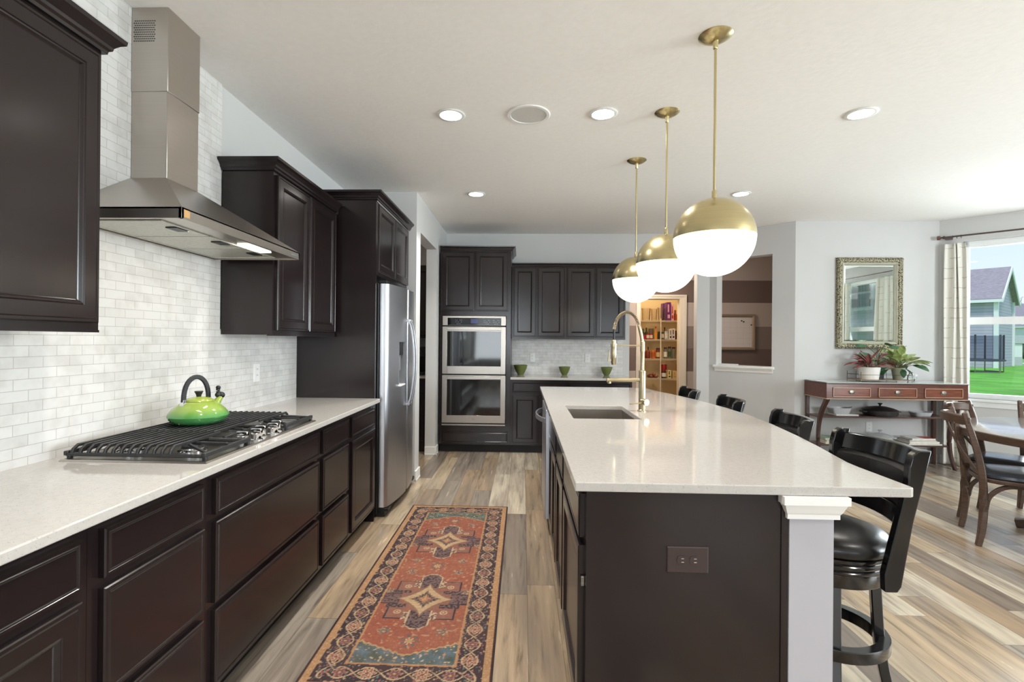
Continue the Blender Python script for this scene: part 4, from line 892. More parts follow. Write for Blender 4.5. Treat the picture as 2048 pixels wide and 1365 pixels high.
# ------------------------------------------------------------------ rug
def rug():
    x0, x1, y0, y1 = -.880, -.110, 1.875, 4.003
    nu, nv = 176, 486
    cols = []
    def C3(*c): return lin(*c)[:3]
    rust, rust2 = C3(168, 104, 82), C3(156, 88, 72); navy = C3(54, 50, 60); gold = C3(194, 156, 112); cream = C3(206, 182, 148)
    teal = C3(98, 124, 122); plum = C3(112, 84, 86); greyp = C3(118, 104, 104); edge = C3(40, 34, 44); green = C3(74, 92, 82)
    mixc = lambda a, b, f: tuple(a[i] * (1 - f) + b[i] * f for i in range(3))
    def nn(x, y, s, k=0): return noise.noise(Vector((x * s, y * s, k)))
    def medal(u, v):      # u across, v along, returns colour or None
        au, av = abs(u), abs(v); 
        an = math.atan2(v, u); f = (au / .140) ** .74 + (av / .150) ** .74; wob = .045 * math.sin(16 * an); k2 = noise.cell(Vector((u * 115, v * 115, 2)))
        if f < .30: return cream if f < .08 else (mixc(rust, gold, .35) if k2 > -.3 else gold)
        if f < .46 + wob: return mixc(rust, plum, .45) if k2 > 0 else mixc(gold, rust, .4)
        if f < .62 + wob: return greyp if k2 > .35 else (green if k2 < -.55 else navy)
        if f < .70 + wob: return mixc(gold, greyp, .5)
        if f < 1.0: return mixc(gold, cream, .5 + .5 * nn(u, v, 60, 3))
        if f < 1.10: return mixc(gold, plum, .7)
        # lobes
        if av > .11 and av < .272 and au < .060 - max(0, av - .235) * 1.1:
            if au > .052 - max(0, av - .235) * 1.1 or av > .262: return cream if nn(u, v, 60) > -.3 else navy
            return navy if k2 < -.45 else (greyp if k2 < .35 else plum)
        if au > .13 and au < .226 and av < .052:
            if av > .045: return navy
            return navy if k2 < -.45 else (greyp if k2 < .35 else plum)
        if au > .085 and au < .185 and .052 <= av < .085: return navy if nn(u, v, 80) > -.1 else greyp
        if .050 < au < .085 and .125 < av < .19: return plum if nn(u, v, 80) > 0 else cream
        if au < .172 and av < .186:
            if au > .165 or av > .179: return navy
            if au > .157 or av > .171: return mixc(rust, greyp, .5)
            d = math.hypot(au - .115, (av - .125))
            if d < .022 and math.sin(d * 500) > 0: return cream
            return mixc(rust, greyp, .32)
        return None
    def pat(x, y):
        u = x - (x0 + x1) / 2; W = (x1 - x0) / 2; e = min(W - abs(u), y - y0, y1 - y)
        if e < .011: return edge
        if e < .050:
            q = e > .043
            return navy if q and nn(x, y, 40) > -.2 else (mixc(gold, rust, .28) if nn(x, y, 120, 4) > -.25 else mixc(gold, cream, .5))
        if e < .152:
            s = y if (W - abs(u)) <= min(y - y0, y1 - y) else x
            c = .101; per = .112
            k = math.floor(s / per); sc_ = (s / per - k - .5) * per; rr = e - c
            d = math.hypot(sc_, rr); an = math.atan2(rr, sc_)
            pe = .026 * (1 + .30 * math.cos(6 * an))
            if k % 2 == 0:
                if d < .007: return C3(150, 70, 60)
                if d < pe * .62: return cream if math.sin(an * 6) > -.2 else plum
                if d < pe: return mixc(C3(176, 118, 104), plum, .3)
                if d < pe + .006: return mixc(cream, gold, .4)
            else:
                pe *= .85
                if d < .006: return gold
                if d < pe * .7: return plum
                if d < pe: return C3(158, 96, 92)
                if d < pe + .004: return mixc(cream, plum, .5)
            # running vine and leaflets
            vine = .034 * math.sin(2 * PI * s / (per * 2))
            if abs(rr - vine) < .0035 or abs(rr + vine) < .0030: return mixc(cream, gold, .3)
            n2 = noise.cell(Vector((x * 95, y * 95, 3.0)))
            n3 = nn(x, y, 75, 8)
            if n3 > .30: return mixc(cream, plum, .35) if n2 > 0 else C3(150, 96, 98)
            if n3 < -.42: return teal
            return navy
        if e < .166: return mixc(gold, rust, .25) if .155 < e < .163 else navy if nn(x, y, 50) > .1 else mixc(gold, rust, .5)
        # field
        yc = 2.93; v = y - yc; hw = .235
        apex = .835; sh = .735
        lim = apex - (apex - sh) * (abs(u) / hw) - .004 * math.sin(abs(u) * 190)
        if abs(v) > lim + .006:
            k = nn(x, y, 60, 11); bc = C3(98, 124, 138) if v < 0 else teal
            return cream if k > .42 else (mixc(rust, cream, .4) if k < -.45 else mixc(bc, green, .5 + .8 * nn(x, y, 20)))
        if abs(v) > lim - .004: return gold
        for c in (-.375, .373):
            m = medal(u, v - c)
            if m: return m
        # palmettes at both ends and the middle
        for c in (-.735, .735, 0.0):
            dd = math.hypot(u, (v - c) * .8)
            if dd < .012: return gold
            if dd < .040 and math.cos(7 * math.atan2(v - c, u)) > .0: return greyp if dd > .022 else cream
        for (px, py) in ((.135, .075), (.135, -.075), (.135, .66), (.135, -.66), (.205, .30), (.205, -.30)):
            dd = math.hypot(abs(u) - px, v - py)
            if dd < .026 + .008 * math.cos(5 * math.atan2(v - py, abs(u) - px)): return greyp if nn(x, y, 90) > -.1 else gold
        k = nn(x, y, 48, 21); b = mixc(rust, rust2, min(1, max(0, .5 + nn(x * .4, y, 5, 9))))
        if k > .40: return mixc(rust, cream, .42)
        if k < -.46: return mixc(rust2, greyp, .4)
        if nn(x, y, 85, 31) > .48: return mixc(rust, gold, .5)
        return b
    vs = []; 
    for j in range(nv + 1):
        y = y0 + (y1 - y0) * j / nv
        for i in range(nu + 1):
            x = x0 + (x1 - x0) * i / nu
            vs.append((x, y, .006)); c = pat(x, y); g = 1 + .16 * noise.noise(Vector((x * 30, y * 260, 1))) + .10 * noise.noise(Vector((x * 11, y * 9, 4)))
            fade = max(0, .16 + .14 * noise.noise(Vector((x * 7, y * 5, 14))))
            c = mixc(c, C3(150, 116, 98), fade); g *= .74 * (1 + .22 * noise.noise(Vector((x * 150, y * 150, 6))) + .12 * noise.noise(Vector((x * 60, y * 60, 7)))); cols.append(tuple(max(0, q * g) for q in c))
    fs = [(j * (nu + 1) + i, j * (nu + 1) + i + 1, (j + 1) * (nu + 1) + i + 1, (j + 1) * (nu + 1) + i) for j in range(nv) for i in range(nu)]
    n = len(vs)
    rim = [i for i in range(nu + 1)] + [(j + 1) * (nu + 1) - 1 for j in range(1, nv + 1)] + [nv * (nu + 1) + i for i in range(nu - 1, -1, -1)] + [j * (nu + 1) for j in range(nv - 1, 0, -1)]
    for q, i in enumerate(rim): vs.append((vs[i][0], vs[i][1], .0005)); cols.append(edge)
    m_ = len(rim)
    fs += [(rim[q], n + q, n + (q + 1) % m_, rim[(q + 1) % m_]) for q in range(m_)]
    me = bpy.data.meshes.new('runner_rug'); me.from_pydata(vs, [], fs)
    at = me.color_attributes.new('weave', 'FLOAT_COLOR', 'POINT')
    at.data.foreach_set('color', [q for c in cols for q in (c[0], c[1], c[2], 1.0)])
    m = bpy.data.materials.new('woven_rug'); m.use_nodes = True; t = NT(m.node_tree); b = m.node_tree.nodes['Principled BSDF']
    a = t.n('ShaderNodeAttribute', attribute_name='weave'); tc = t.n('ShaderNodeTexCoord')
    nz = t.n('ShaderNodeTexNoise', i_Vector=tc.outputs['Object'], i_Scale=420.0, i_Detail=2.0)
    t.set(b.inputs['Base Color'], t.mix(0.35, a.outputs[0], t.ramp(nz.outputs[0], [(.3, (.55, .55, .55, 1)), (.7, (1.2, 1.2, 1.2, 1))]), 'MULTIPLY'))
    b.inputs['Roughness'].default_value = .95; b.inputs['Specular IOR Level'].default_value = .1
    me.materials.append(m)
    o = bpy.data.objects.new('runner_rug', me); C.objects.link(o)
    tag(o, 'rust and navy patterned runner rug on the floor between the cabinets', 'rug')
rug()

# ------------------------------------------------------------------ counter stools (local front is +y)
def stool():
    t = thing('counter_stool', '', 'stool', (0, 0, 0), 0, 'black counter stools along the island')
    MB().lathe([(.185, .585), (.200, .592), (.206, .606), (.204, .622), (.190, .640), (.15, .655), (.09, .663), (0, .666)], (0, 0, 0), 48).build('seat', 'leather', t, local=True)
    MB().lathe([(.18, .530), (.197, .532), (.200, .540), (.193, .546), (.199, .552), (.201, .562), (.194, .568), (.199, .574), (.200, .584), (.19, .590)], (0, 0, 0), 48).build('seat_rail', 'gloss', t, local=True)
    MB().lathe([(.05, .478), (.182, .478), (.185, .482), (.185, .526), (.17, .530)], (0, 0, 0), 48).build('swivel_apron', 'gloss', t, local=True)
    for k in range(4):
        a = math.radians(68 + 90 * k); d = Vector((math.cos(a), math.sin(a), 0))
        pts = [tuple(d * r + Vector((0, 0, z))) for r, z in ((.150, .500), (.156, .38), (.164, .26), (.176, .16), (.196, .06), (.214, 0.0))]; pts = cr(pts, 3)
        MB().bar(pts, .046, .034, up=(-d.x, -d.y, 0.001)).build('leg', 'gloss', t, bevel=.004, local=True)
    MB().lathe([(.160, .222), (.198, .222), (.200, .225), (.200, .262), (.197, .265), (.163, .265), (.160, .262), (.160, .222)], (0, 0, 0), 56, caps=False).build('foot_ring', 'gloss', t, local=True)
    for s in (-1, 1):       # broad upright boards, leaning back
        prof = [(-.055, .505), (-.045, .498), (-.10, .495), (-.112, .51), (-.160, .72), (-.236, .985), (-.195, .985), (-.168, .955), (-.150, .90), (-.100, .70)]
        prof = [(-.060, .50), (-.100, .50), (-.113, .52), (-.150, .74), (-.208, .988), (-.166, .988), (-.146, .972), (-.135, .93), (-.133, .88), (-.100, .74), (-.058, .56)]
        MB().extr(prof, (s * .222 - .015, 0, 0), (0, 1, 0), (0, 0, 1), (1, 0, 0), .030).build('back_post', 'gloss', t, bevel=.004, local=True)
    def bow(x, z): return -.112 - (z - .68) * .25 - .060 * (1 - (x / .21) ** 2)
    def rail(name, z0, z1, th_, m, bulge=0):
        n = 14; mb = MB(); vs = []; fs = []
        secs = [(0, z0), (0, z1)] if not bulge else [(0, z0), (bulge, z0 + .012), (bulge, z1 - .012), (0, z1)]
        k = len(secs) + 2
        for i in range(n + 1):
            x = -.209 + .418 * i / n
            ring = [(x, bow(x, z) + q, z) for q, z in secs] + [(x, bow(x, z1) - th_, z1), (x, bow(x, z0) - th_, z0)]
            vs += ring
        for i in range(n):
            for j in range(k): j2 = (j + 1) % k; fs.append((i * k + j, i * k + j2, (i + 1) * k + j2, (i + 1) * k + j))
        fs += [tuple(range(k)), tuple(n * k + j for j in reversed(range(k)))]
        return mb.add(vs, fs).build(name, m, t, bevel=.004, local=True)
    rail('top_rail', .905, .972, .026, 'gloss'); rail('back_pad', .765, .903, .022, 'leather', .014); rail('lower_rail', .70, .763, .024, 'gloss')
    return t
s0 = stool()
for k, (x, y, a, lab) in enumerate(((1.195, 1.975, 88, 'black swivel counter stool with leather seat beside the white island post'), (1.285, 2.77, 80, 'black counter stool second from the near end of the island'), (1.288, 3.57, 81, 'black counter stool third from the near end of the island'), (1.212, 4.22, 82, 'black counter stool farthest away near the pantry doorway'))):
    o = s0 if k == 0 else copy_tree(s0)
    o.location = (x, y, 0); o.rotation_euler = (0, 0, math.radians(a)); o['label'] = lab
    if k: o.scale = (1, 1, .978)

# ------------------------------------------------------------------ dining set
TC = (3.99, 3.49)
t = thing('dining_table', 'round weathered wood pedestal dining table by the bay window', 'table', (TC[0], TC[1], 0))
MB().lathe([(0, .748), (.79, .748), (.80, .744), (.80, .726), (.79, .722), (.785, .720), (.785, .690), (.77, .688), (0, .688)][::-1], (0, 0, 0), 72).build('tabletop', ['tabletop'], t, local=True)
MB().lathe([(.806, .690), (.806, .738), (.80, .744), (.788, .740), (.788, .690)], (0, 0, 0), 72, caps=False).build('table_rim', 'walnut', t, local=True)
MB().lathe([(.10, .05), (.10, .12), (.075, .2), (.065, .35), (.09, .45), (.07, .52), (.11, .62), (.20, .687)], (0, 0, 0), 32).build('pedestal', 'walnut', t, local=True)
for k in range(4):
    a = PI / 4 + PI / 2 * k; d = Vector((math.cos(a), math.sin(a), 0))
    MB().bar([tuple(d * r + Vector((0, 0, z))) for r, z in ((.06, .16), (.2, .13), (.36, .05), (.45, .03))], .07, .06).build('foot', 'walnut', t, bevel=.008, local=True)
def chair():       # bentwood cross back chair, local front is +y
    t = thing('dining_chair', '', 'chair', (0, 0, 0), 0, 'cross back chairs around the dining table')
    seat = []
    def sq(a, r=1.0): 
        c, s = math.cos(a), math.sin(a); e = .5
        x = .222 * abs(c) ** e * (1 if c > 0 else -1); y = .212 * abs(s) ** e * (1 if s > 0 else -1)
        return (x * (1 + .10 * y / .21) * r, y * r)
    P = [sq(2 * PI * i / 40) for i in range(40)]
    MB().prism(P, .425, .452).build('seat', 'walnut', t, bevel=.006, local=True)
    mb = MB(); vs = []; fs = []
    for r, z in ((.97, .453), (1.0, .462), (.99, .478), (.90, .490), (.5, .496), (.01, .497)):
        vs += [(x, y, z) for x, y in [sq(2 * PI * i / 40, r * .97) for i in range(40)]]
    for k in range(5):
        for i in range(40): fs.append((k * 40 + i, k * 40 + (i + 1) % 40, (k + 1) * 40 + (i + 1) % 40, (k + 1) * 40 + i))
    fs.append(tuple(range(39, -1, -1))); fs.append(tuple(range(200, 240)))
    mb.add(vs, fs).build('seat_cushion', 'cushion', t, local=True)
    for s in (-1, 1):
        MB().bar(cr([(s * .185, .16, .425), (s * .187, .166, .25), (s * .190, .172, .12), (s * .196, .190, 0)]), .036, .036, cs([1, .95, .9, .8])).build('front_leg', 'walnut', t, bevel=.006, local=True)
        MB().bar(cr([(s * .204, -.222, 0), (s * .202, -.206, .10), (s * .199, -.196, .24), (s * .196, -.198, .42), (s * .192, -.214, .56), (s * .187, -.246, .71), (s * .180, -.292, .885)]), .034, .040, cs([.85, .95, 1, 1, 1, .95, .8])).build('back_leg', 'walnut', t, bevel=.006, local=True)
        MB().bar(cr([(s * .190, -.185, .24), (s * .184, -.165, .33), (s * .174, -.10, .395), (s * .168, -.02, .415), (s * .170, .06, .405), (s * .180, .135, .34), (s * .186, .155, .25)]), .022, .026).build('side_brace', 'walnut', t, bevel=.004, local=True)
    MB().bar(cr([(-.186, .165, .25), (-.155, .155, .35), (-.06, .145, .412), (.06, .145, .412), (.155, .155, .35), (.186, .165, .25)]), .020, .024).build('front_brace', 'walnut', t, bevel=.004, local=True)
    n = 16; pts = []
    for i in range(n + 1):
        u = -1 + 2 * i / n; pts.append((.196 * u, -.262 - .105 * (1 - u * u) ** .8, .832 + .010 * (1 - u * u)))
    MB().bar(pts, .026, .066, [.7] + [1] * (n - 1) + [.7]).build('top_rail', 'walnut', t, bevel=.010, local=True)
    for s in (-1, 1):
        pts = []
        for i in range(13):
            u = i / 12; x = s * (-.140 + .322 * u); y = -.332 + .118 * u - .020 * math.sin(PI * u) * (1.0 if s > 0 else .5); pts.append((x, y + (.004 * s), .815 - .345 * u))
        MB().bar(pts, .030, .010, up=(0, 1, 0)).build('cross_slat', 'walnut', t, bevel=.003, local=True)
    return t
c0 = chair()
chs = ((3.364, 3.507, -118.6, 'cross back dining chair nearest the counter stools'), (3.718, 3.916, -148, 'cross back dining chair between the table and the console'), (4.235, 3.965, 158, 'cross back dining chair in front of the bay window'), (3.335, 2.955, -56, 'cross back dining chair at the right edge on the near side of the table'))
for k, (x, y, a, lab) in enumerate(chs):
    o = c0 if k == 0 else copy_tree(c0)
    o.location = (x, y, 0); o.rotation_euler = (0, 0, math.radians(a)); o['label'] = lab

# ------------------------------------------------------------------ console table
t = thing('console_table', 'mahogany console table with three drawers against the dining wall', 'console table', (3.96, 5.58, 0))
X0, X1, Y0, Y1 = 3.228, 4.692, 5.372, 5.785
MB().box(X0, X1, Y0, Y1, .765, .922).build('case', 'mahog', t, bevel=.003)
MB().box(X0 - .006, X1 + .006, Y0 - .006, Y1, .922, .930).build('top_edge', 'mahogdark', t, bevel=.002)
MB().box(X0 + .004, X1 - .004, Y0 + .004, Y1 - .004, .930, .938).build('stone_top', 'marble', t, bevel=.002)
MB().box(X0 - .004, X1 + .004, Y0 - .004, Y1, .758, .767).build('lower_molding', 'inlay', t, bevel=.002)
for a, b in ((3.293, 3.683), (3.764, 4.160), (4.240, 4.632)):
    d = MB().panel((a, Y0, .784), (1, 0, 0), (0, 0, 1), (0, -1, 0), b - a, .100, [(0, .0), (0, .006), (.004, .008), (.010, .008), (.013, .004)]).build('drawer', 'mahogred', t, smooth=False)
    fr = MB()
    for q in ((a + .001, b - .001, .785, .791), (a + .001, b - .001, .877, .883), (a + .001, a + .007, .785, .883), (b - .007, b - .001, .785, .883)): fr.box(q[0], q[1], Y0 - .0098, Y0 - .0075, q[2], q[3])
    fr.build('inlay_band', 'inlay', d, smooth=False)
    m = (a + b) / 2
    pl = MB(); pl.lathe([(.030, 0), (.030, .003), (.024, .005), (0, .005)], (0, 0, 0), 28, axis='y')
    pl.v = [(x + m, Y0 - .004 - y, z * .78 + .834) for x, y, z in pl.v]
    pl.build('pull_plate', 'pewter', d)
    MB().tube([(m + .026 * math.sin(q), Y0 - .013 - .004 * math.cos(q), .840 - .020 * math.cos(q)) for q in [-2.0 + 4.0 * i / 14 for i in range(15)]], .0028, 8).build('bail', 'wire', d)
for x in (X0 + .022, X1 - .040):
    MB().bar(cr([(x, 5.392, .768), (x, 5.425, .715), (x, 5.475, .64), (x, 5.520, .54), (x, 5.545, .42), (x, 5.552, .30), (x, 5.545, .20), (x, 5.520, .10), (x, 5.475, 0)]), .036, .046, cs([1.1, 1.0, .95, .9, .85, .8, .8, .75, .8])).build('front_leg', 'mahogdark', t, bevel=.004)
    MB().box(x - .018, x + .018, 5.745, 5.781, 0, .765).build('back_leg', 'mahogdark', t, bevel=.003)
for z, y in ((.538, 5.535), (.228, 5.548)): MB().box(X0 + .012, X1 - .030, y, 5.745, z, z + .017).build('shelf', 'shelfwood', t, bevel=.003)
ZM, ZL = .5555, .2455
def lidpan(name, label, x, y, z, r, h, m, lidh, sx=1.0):
    t = thing(name, label, 'pot', (x, y, z))
    b = MB().lathe([(r * .90, 0), (r * .96, .006), (r, h * .5), (r, h), (r * .94, h), (r * .92, .012), (0, .010)], (0, 0, 0), 40)
    for s in (-1, 1): b.box(s * (r - .01), s * (r + .040), -.035, .035, h - .022, h - .008)
    b.build('pot_body', m, t, bevel=.002, local=True)
    l = MB().lathe([(r * 1.0, h + .001), (r * 1.01, h + .006), (r * .75, h + lidh * .55), (r * .35, h + lidh * .9), (0, h + lidh)], (0, 0, 0), 40).build('lid', m, t, local=True)
    MB().lathe([(.010, h + lidh - .003), (.010, h + lidh + .014), (.024, h + lidh + .026), (.020, h + lidh + .032), (0, h + lidh + .032)], (0, 0, 0), 20).build('lid_knob', m, l, local=True)
    return t
lidpan('braiser', 'wide black lidded braiser in the middle of the console shelf', 3.985, 5.655, ZM, .165, .058, 'iron', .045)
t = thing('tile_trivet', 'thin white slab under the grey baking dish on the console', 'trivet', (3.565, 5.64, ZM))
MB().box(3.45, 3.69, 5.56, 5.73, ZM, ZM + .016).build('slab', 'paper', t, bevel=.002)
def dish(label, x, y, z, w, d, h, m):
    t = thing('baking_dish', label, 'dish', (x, y, z))
    mb = MB(); n = 36
    def rr(k, z, s): return [(x + w * .5 * k * abs(math.cos(a)) ** s * (1 if math.cos(a) > 0 else -1), y + d * .5 * k * abs(math.sin(a)) ** s * (1 if math.sin(a) > 0 else -1), z) for a in [2 * PI * i / n for i in range(n)]]
    rings = [rr(.80, z, .5), rr(.84, z + .006, .5), rr(1.0, z + h, .5), rr(.96, z + h, .5), rr(.80, z + .010, .5)]
    vs = sum(rings, []); fs = []
    for k in range(4):
        for i in range(n): fs.append((k * n + i, k * n + (i + 1) % n, (k + 1) * n + (i + 1) % n, (k + 1) * n + i))
    fs += [tuple(range(n - 1, -1, -1)), tuple(4 * n + i for i in range(n))]
    mb.add(vs, fs).build('dish_body', m, t)
    for s in (-1, 1): MB().bar([(x + s * w * .46, y - .04, z + h - .006), (x + s * (w * .5 + .028), y, z + h + .006), (x + s * w * .46, y + .04, z + h - .006)], .012, .010).build('dish_handle', m, t, bevel=.002)
dish('rectangular grey stoneware baking dish on the left of the console shelf', 3.535, 5.65, ZM + .0165, .22, .15, .065, 'stoneware')
dish('shallow grey handled dish on the right of the console shelf', 4.42, 5.65, ZM, .20, .15, .045, 'stoneware')
lidpan('casserole', 'light grey lidded casserole on the lowest console shelf', 3.99, 5.66, ZL, .115, .075, 'stoneware', .038)
def book(label, x, y, z, w, d, h, m, rz=0):
    t = thing('book', label, 'book', (x, y, z), rz, 'books on the lowest console shelf')
    MB().box(-w / 2 + .003, w / 2 - .003, -d / 2 + .002, d / 2 - .004, .003, h - .003).build('pages', 'pages', t, local=True)
    MB().box(-w / 2, w / 2, -d / 2, d / 2, 0, .003).box(-w / 2, w / 2, -d / 2, d / 2, h - .003, h).box(-w / 2, w / 2, d / 2 - .004, d / 2, 0, h).build('cover', 'bookwhite' if m == 'bookred' else m, t, local=True)
    if m == 'bookred': MB().box(w * .02, w / 2 - .002, -d / 2 + .004, d / 2 - .03, h, h + .0004).build('cover_print', 'red', t, local=True)
    return h
z = ZL
for lab, w, d, h, m, dx, rz in (('cream book at the bottom of the left console stack', .26, .18, .022, 'bookcream', 0, 0), ('white book in the middle of the left console stack', .25, .17, .020, 'bookwhite', .004, .03), ('pale green book on top of the left console stack', .24, .17, .022, 'bookgreen', -.006, -.03)):
    book(lab, 3.46 + dx, 5.64, z, w, d, h, m, rz); z += h + .0004
z = ZL
for lab, w, d, h, m, dx, rz in (('dark grey wide book at the bottom of the right console stack', .36, .18, .018, 'bookgrey', 0, 0), ('white book second from the bottom of the right console stack', .33, .18, .020, 'bookwhite', -.012, .03), ('grey book third from the bottom of the right console stack', .29, .17, .016, 'bookgrey', -.02, -.02), ('red and white book on top of the right console stack', .26, .17, .018, 'bookred', -.015, .04)):
    book(lab, 4.40 + dx, 5.64, z, w, d, h, m, rz); z += h + .0004

# tray and plants on the console
ZT = .9385
t = thing('wire_tray', 'low bronze wire tray holding the potted plants on the console', 'tray', (3.92, 5.58, ZT))
tx0, tx1, ty0, ty1 = 3.655, 4.195, 5.475, 5.705
MB().box(tx0, tx1, ty0, ty1, ZT + .016, ZT + .021).build('tray_plate', 'inlay', t)
mb = MB()
for x, y in ((tx0, ty0), (tx1, ty0), (tx0, ty1), (tx1, ty1), (3.92, ty0), (tx0 + .10, ty1)): mb.tube([(x, y, ZT), (x, y, ZT + .110)], .0026, 8)
for zz in (ZT + .022, ZT + .075): mb.tube([(tx0, ty0, zz), (tx1, ty0, zz), (tx1, ty1, zz), (tx0, ty1, zz)], .0018, 8, closed=True)
mb.build('wire_rail', 'wire', t)
ZP = ZT + .0215
def leaf(mb, P, az, el, L, W, droop, roll=0.0, fold=.25, n=7):
    P = Vector(P); d = Vector((math.cos(az) * math.cos(el), math.sin(az) * math.cos(el), math.sin(el))); vs = []; fs = []
    side = Vector((-math.sin(az), math.cos(az), 0)); p = P.copy(); dirv = d.copy(); step = L / n
    for i in range(n + 1):
        u = i / n; w = W * (math.sin(PI * min(1, u * .93 + .05)) ** .8) * (1 - .25 * u); up = side.cross(dirv); s2 = (side * math.cos(roll) + up * math.sin(roll))
        up2 = dirv.cross(s2)
        if i == n: w = .0008
        vs += [p - s2 * w / 2 - up2 * (w * fold), p.copy(), p + s2 * w / 2 - up2 * (w * fold)]
        dirv = (dirv + Vector((0, 0, -droop / n))).normalized(); p = p + dirv * step
    for i in range(n):
        for j in range(2): a = i * 3 + j; fs.append((a, a + 1, a + 4, a + 3))
    mb.add(vs, fs)
def pot(name, label, x, y, r0, r1, h, m, z=ZP):
    t = thing(name, label, 'potted plant', (x, y, z))
    MB().lathe([(0, 0), (r0, 0), (r0 + .002, .004), (r1, h - .004), (r1, h), (r1 - .007, h), (r1 - .009, h - .02)], (0, 0, 0), 36, caps=False).build('pot', m, t, local=True)
    MB().lathe([(r1 - .009, h - .022), (0, h - .016)], (0, 0, 0), 24, caps=False).build('soil', 'soil', t, local=True)
    return t
rnd = random.Random(3)
t = pot('potted_plant', 'burgundy leaved plant in a white pot on the left of the tray', 3.815, 5.585, .085, .104, .135, 'whitepot')
mb = MB(); ms = MB()
for k in range(26):
    az = rnd.uniform(0, 2 * PI); el = rnd.uniform(.25, 1.25); b = Vector((rnd.uniform(-.05, .05), rnd.uniform(-.04, .04), .125)); st_ = rnd.uniform(.03, .09)
    d = Vector((math.cos(az) * math.cos(el), math.sin(az) * math.cos(el), math.sin(el))); e = b + d * st_
    ms.tube([tuple(b), tuple(e)], .003, 5); leaf(mb, e, az, el, rnd.uniform(.15, .21), rnd.uniform(.045, .068), rnd.uniform(.6, 1.6), rnd.uniform(-.4, .4))
mb.build('foliage', 'leafred', t, local=True); ms.build('stems', 'stem', t, local=True)
t = pot('potted_plant', 'tall broad leaved green plant in a slate pot at the back of the tray', 3.962, 5.655, .048, .060, .125, 'slatepot')
mb = MB(); ms = MB(); mr = MB()
for k, (az, el, L0, LL, W) in enumerate(((3.15, 1.1, .30, .12, .085), (4.9, 1.3, .29, .10, .06), (3.4, .9, .22, .14, .075), (-.1, .7, .18, .15, .07), (5.6, .9, .16, .14, .07), (6.0, 1.2, .27, .13, .07), (4.4, 1.1, .20, .13, .075), (-.2, .5, .14, .12, .06), (3.9, 1.3, .26, .12, .07), (5.0, .6, .12, .12, .06), (3.1, .5, .15, .12, .06))):
    b = Vector((0, 0, .11)); d = Vector((math.cos(az) * math.cos(el), math.sin(az) * math.cos(el), math.sin(el))); mid = b + Vector((d.x * .25, d.y * .25, d.z)) * L0 * .6; e = b + d * L0
    ms.tube([tuple(b), tuple(mid), tuple(e)], [.0042, .0036, .0028], 6); leaf(mr if k in (6, 9, 10) else mb, e, az, .25, LL, W, .7, rnd.choice([-1, 1]) * rnd.uniform(.6, 1.1), .12)
mb.build('foliage', 'leafgreen', t, local=True); mr.build('reddish_leaves', 'leafred', t, local=True); ms.build('stems', 'stem', t, local=True)
t = pot('potted_plant', 'yellow green variegated plant in a sage pot on the right of the tray', 4.125, 5.585, .044, .064, .130, 'sagepot')
mb = MB(); md_ = MB(); ms = MB()
for k in range(46):
    az = rnd.uniform(0, 2 * PI); el = rnd.uniform(-.1, 1.3); b = Vector((rnd.uniform(-.02, .02), rnd.uniform(-.02, .02), .12)); st_ = rnd.uniform(.07, .17)
    d = Vector((math.cos(az) * math.cos(el), math.sin(az) * math.cos(el), math.sin(el))); e = b + d * st_
    ms.tube([tuple(b), tuple(e)], .003, 5); leaf(mb if el > .45 else md_, e, az, el, rnd.uniform(.13, .18), rnd.uniform(.065, .092), rnd.uniform(.7, 1.7), rnd.uniform(-.5, .5), .12)
mb.build('foliage', 'leaflime', t, local=True); md_.build('dark_foliage', 'leafgreen', t, local=True); ms.build('stems', 'stem', t, local=True)
t = thing('glass_watering_can', 'small clear glass jug with looped handle right of the plant tray', 'jug', (4.275, 5.60, ZT))
MB().lathe([(0, .002), (.030, 0), (.036, .02), (.032, .06), (.018, .085), (.020, .10), (.017, .10), (.015, .085)], (0, 0, 0), 28, caps=False).build('jug_body', 'clearglass', t, local=True)
MB().tube([(.03 + .034 * math.sin(a), 0, .055 - .036 * math.cos(a)) for a in [PI * i / 14 for i in range(15)]], .005, 8).build('jug_handle', 'clearglass', t, local=True)

# mirror
t = thing('wall_mirror', 'rectangular mirror in an ornate antique silver frame above the console', 'mirror', (3.95, 5.80, 1.81))
mx0, mx1, mz0, mz1 = 3.585, 4.318, 1.292, 2.336
FR = [(0, 0), (0, .030), (.006, .038), (.024, .045), (.046, .042), (.058, .032), (.062, .035), (.066, .033), (.069, .026), (.075, .028), (.079, .024), (.084, .018), (.084, .006)]
def frame_rings(prof):
    vs = []; fs = []
    for ins, d in prof: vs += [(mx0 + ins, 5.809 - d, mz0 + ins), (mx1 - ins, 5.809 - d, mz0 + ins), (mx1 - ins, 5.809 - d, mz1 - ins), (mx0 + ins, 5.809 - d, mz1 - ins)]
    for k in range(len(prof) - 1):
        for i in range(4): j = (i + 1) % 4; fs.append((4 * k + i, 4 * k + j, 4 * k + 4 + j, 4 * k + 4 + i))
    return MB().add(vs, fs)
frame_rings(FR[:6]).build('carved_frame', 'frame', t, smooth=False)
frame_rings(FR[5:]).build('inner_lip', 'framelip', t, smooth=False)
mb = MB()       # carved beads along the outer moulding
rb = random.Random(5)
for a, b, ax, fixed in ((mx0, mx1, 'x', mz1 - .022), (mx0, mx1, 'x', mz0 + .022), (mz0, mz1, 'z', mx0 + .022), (mz0, mz1, 'z', mx1 - .022)):
    n = int((b - a) / .026)
    for i in range(n):
        s = a + (i + .5) * (b - a) / n; c = (s, 5.766, fixed) if ax == 'x' else (fixed, 5.766, s)
        mb.ball(c, .012, 8, 1.0 if ax == 'x' else .75, .7, .75 if ax == 'x' else 1.0)
mb.build('carved_beads', 'frame', t)
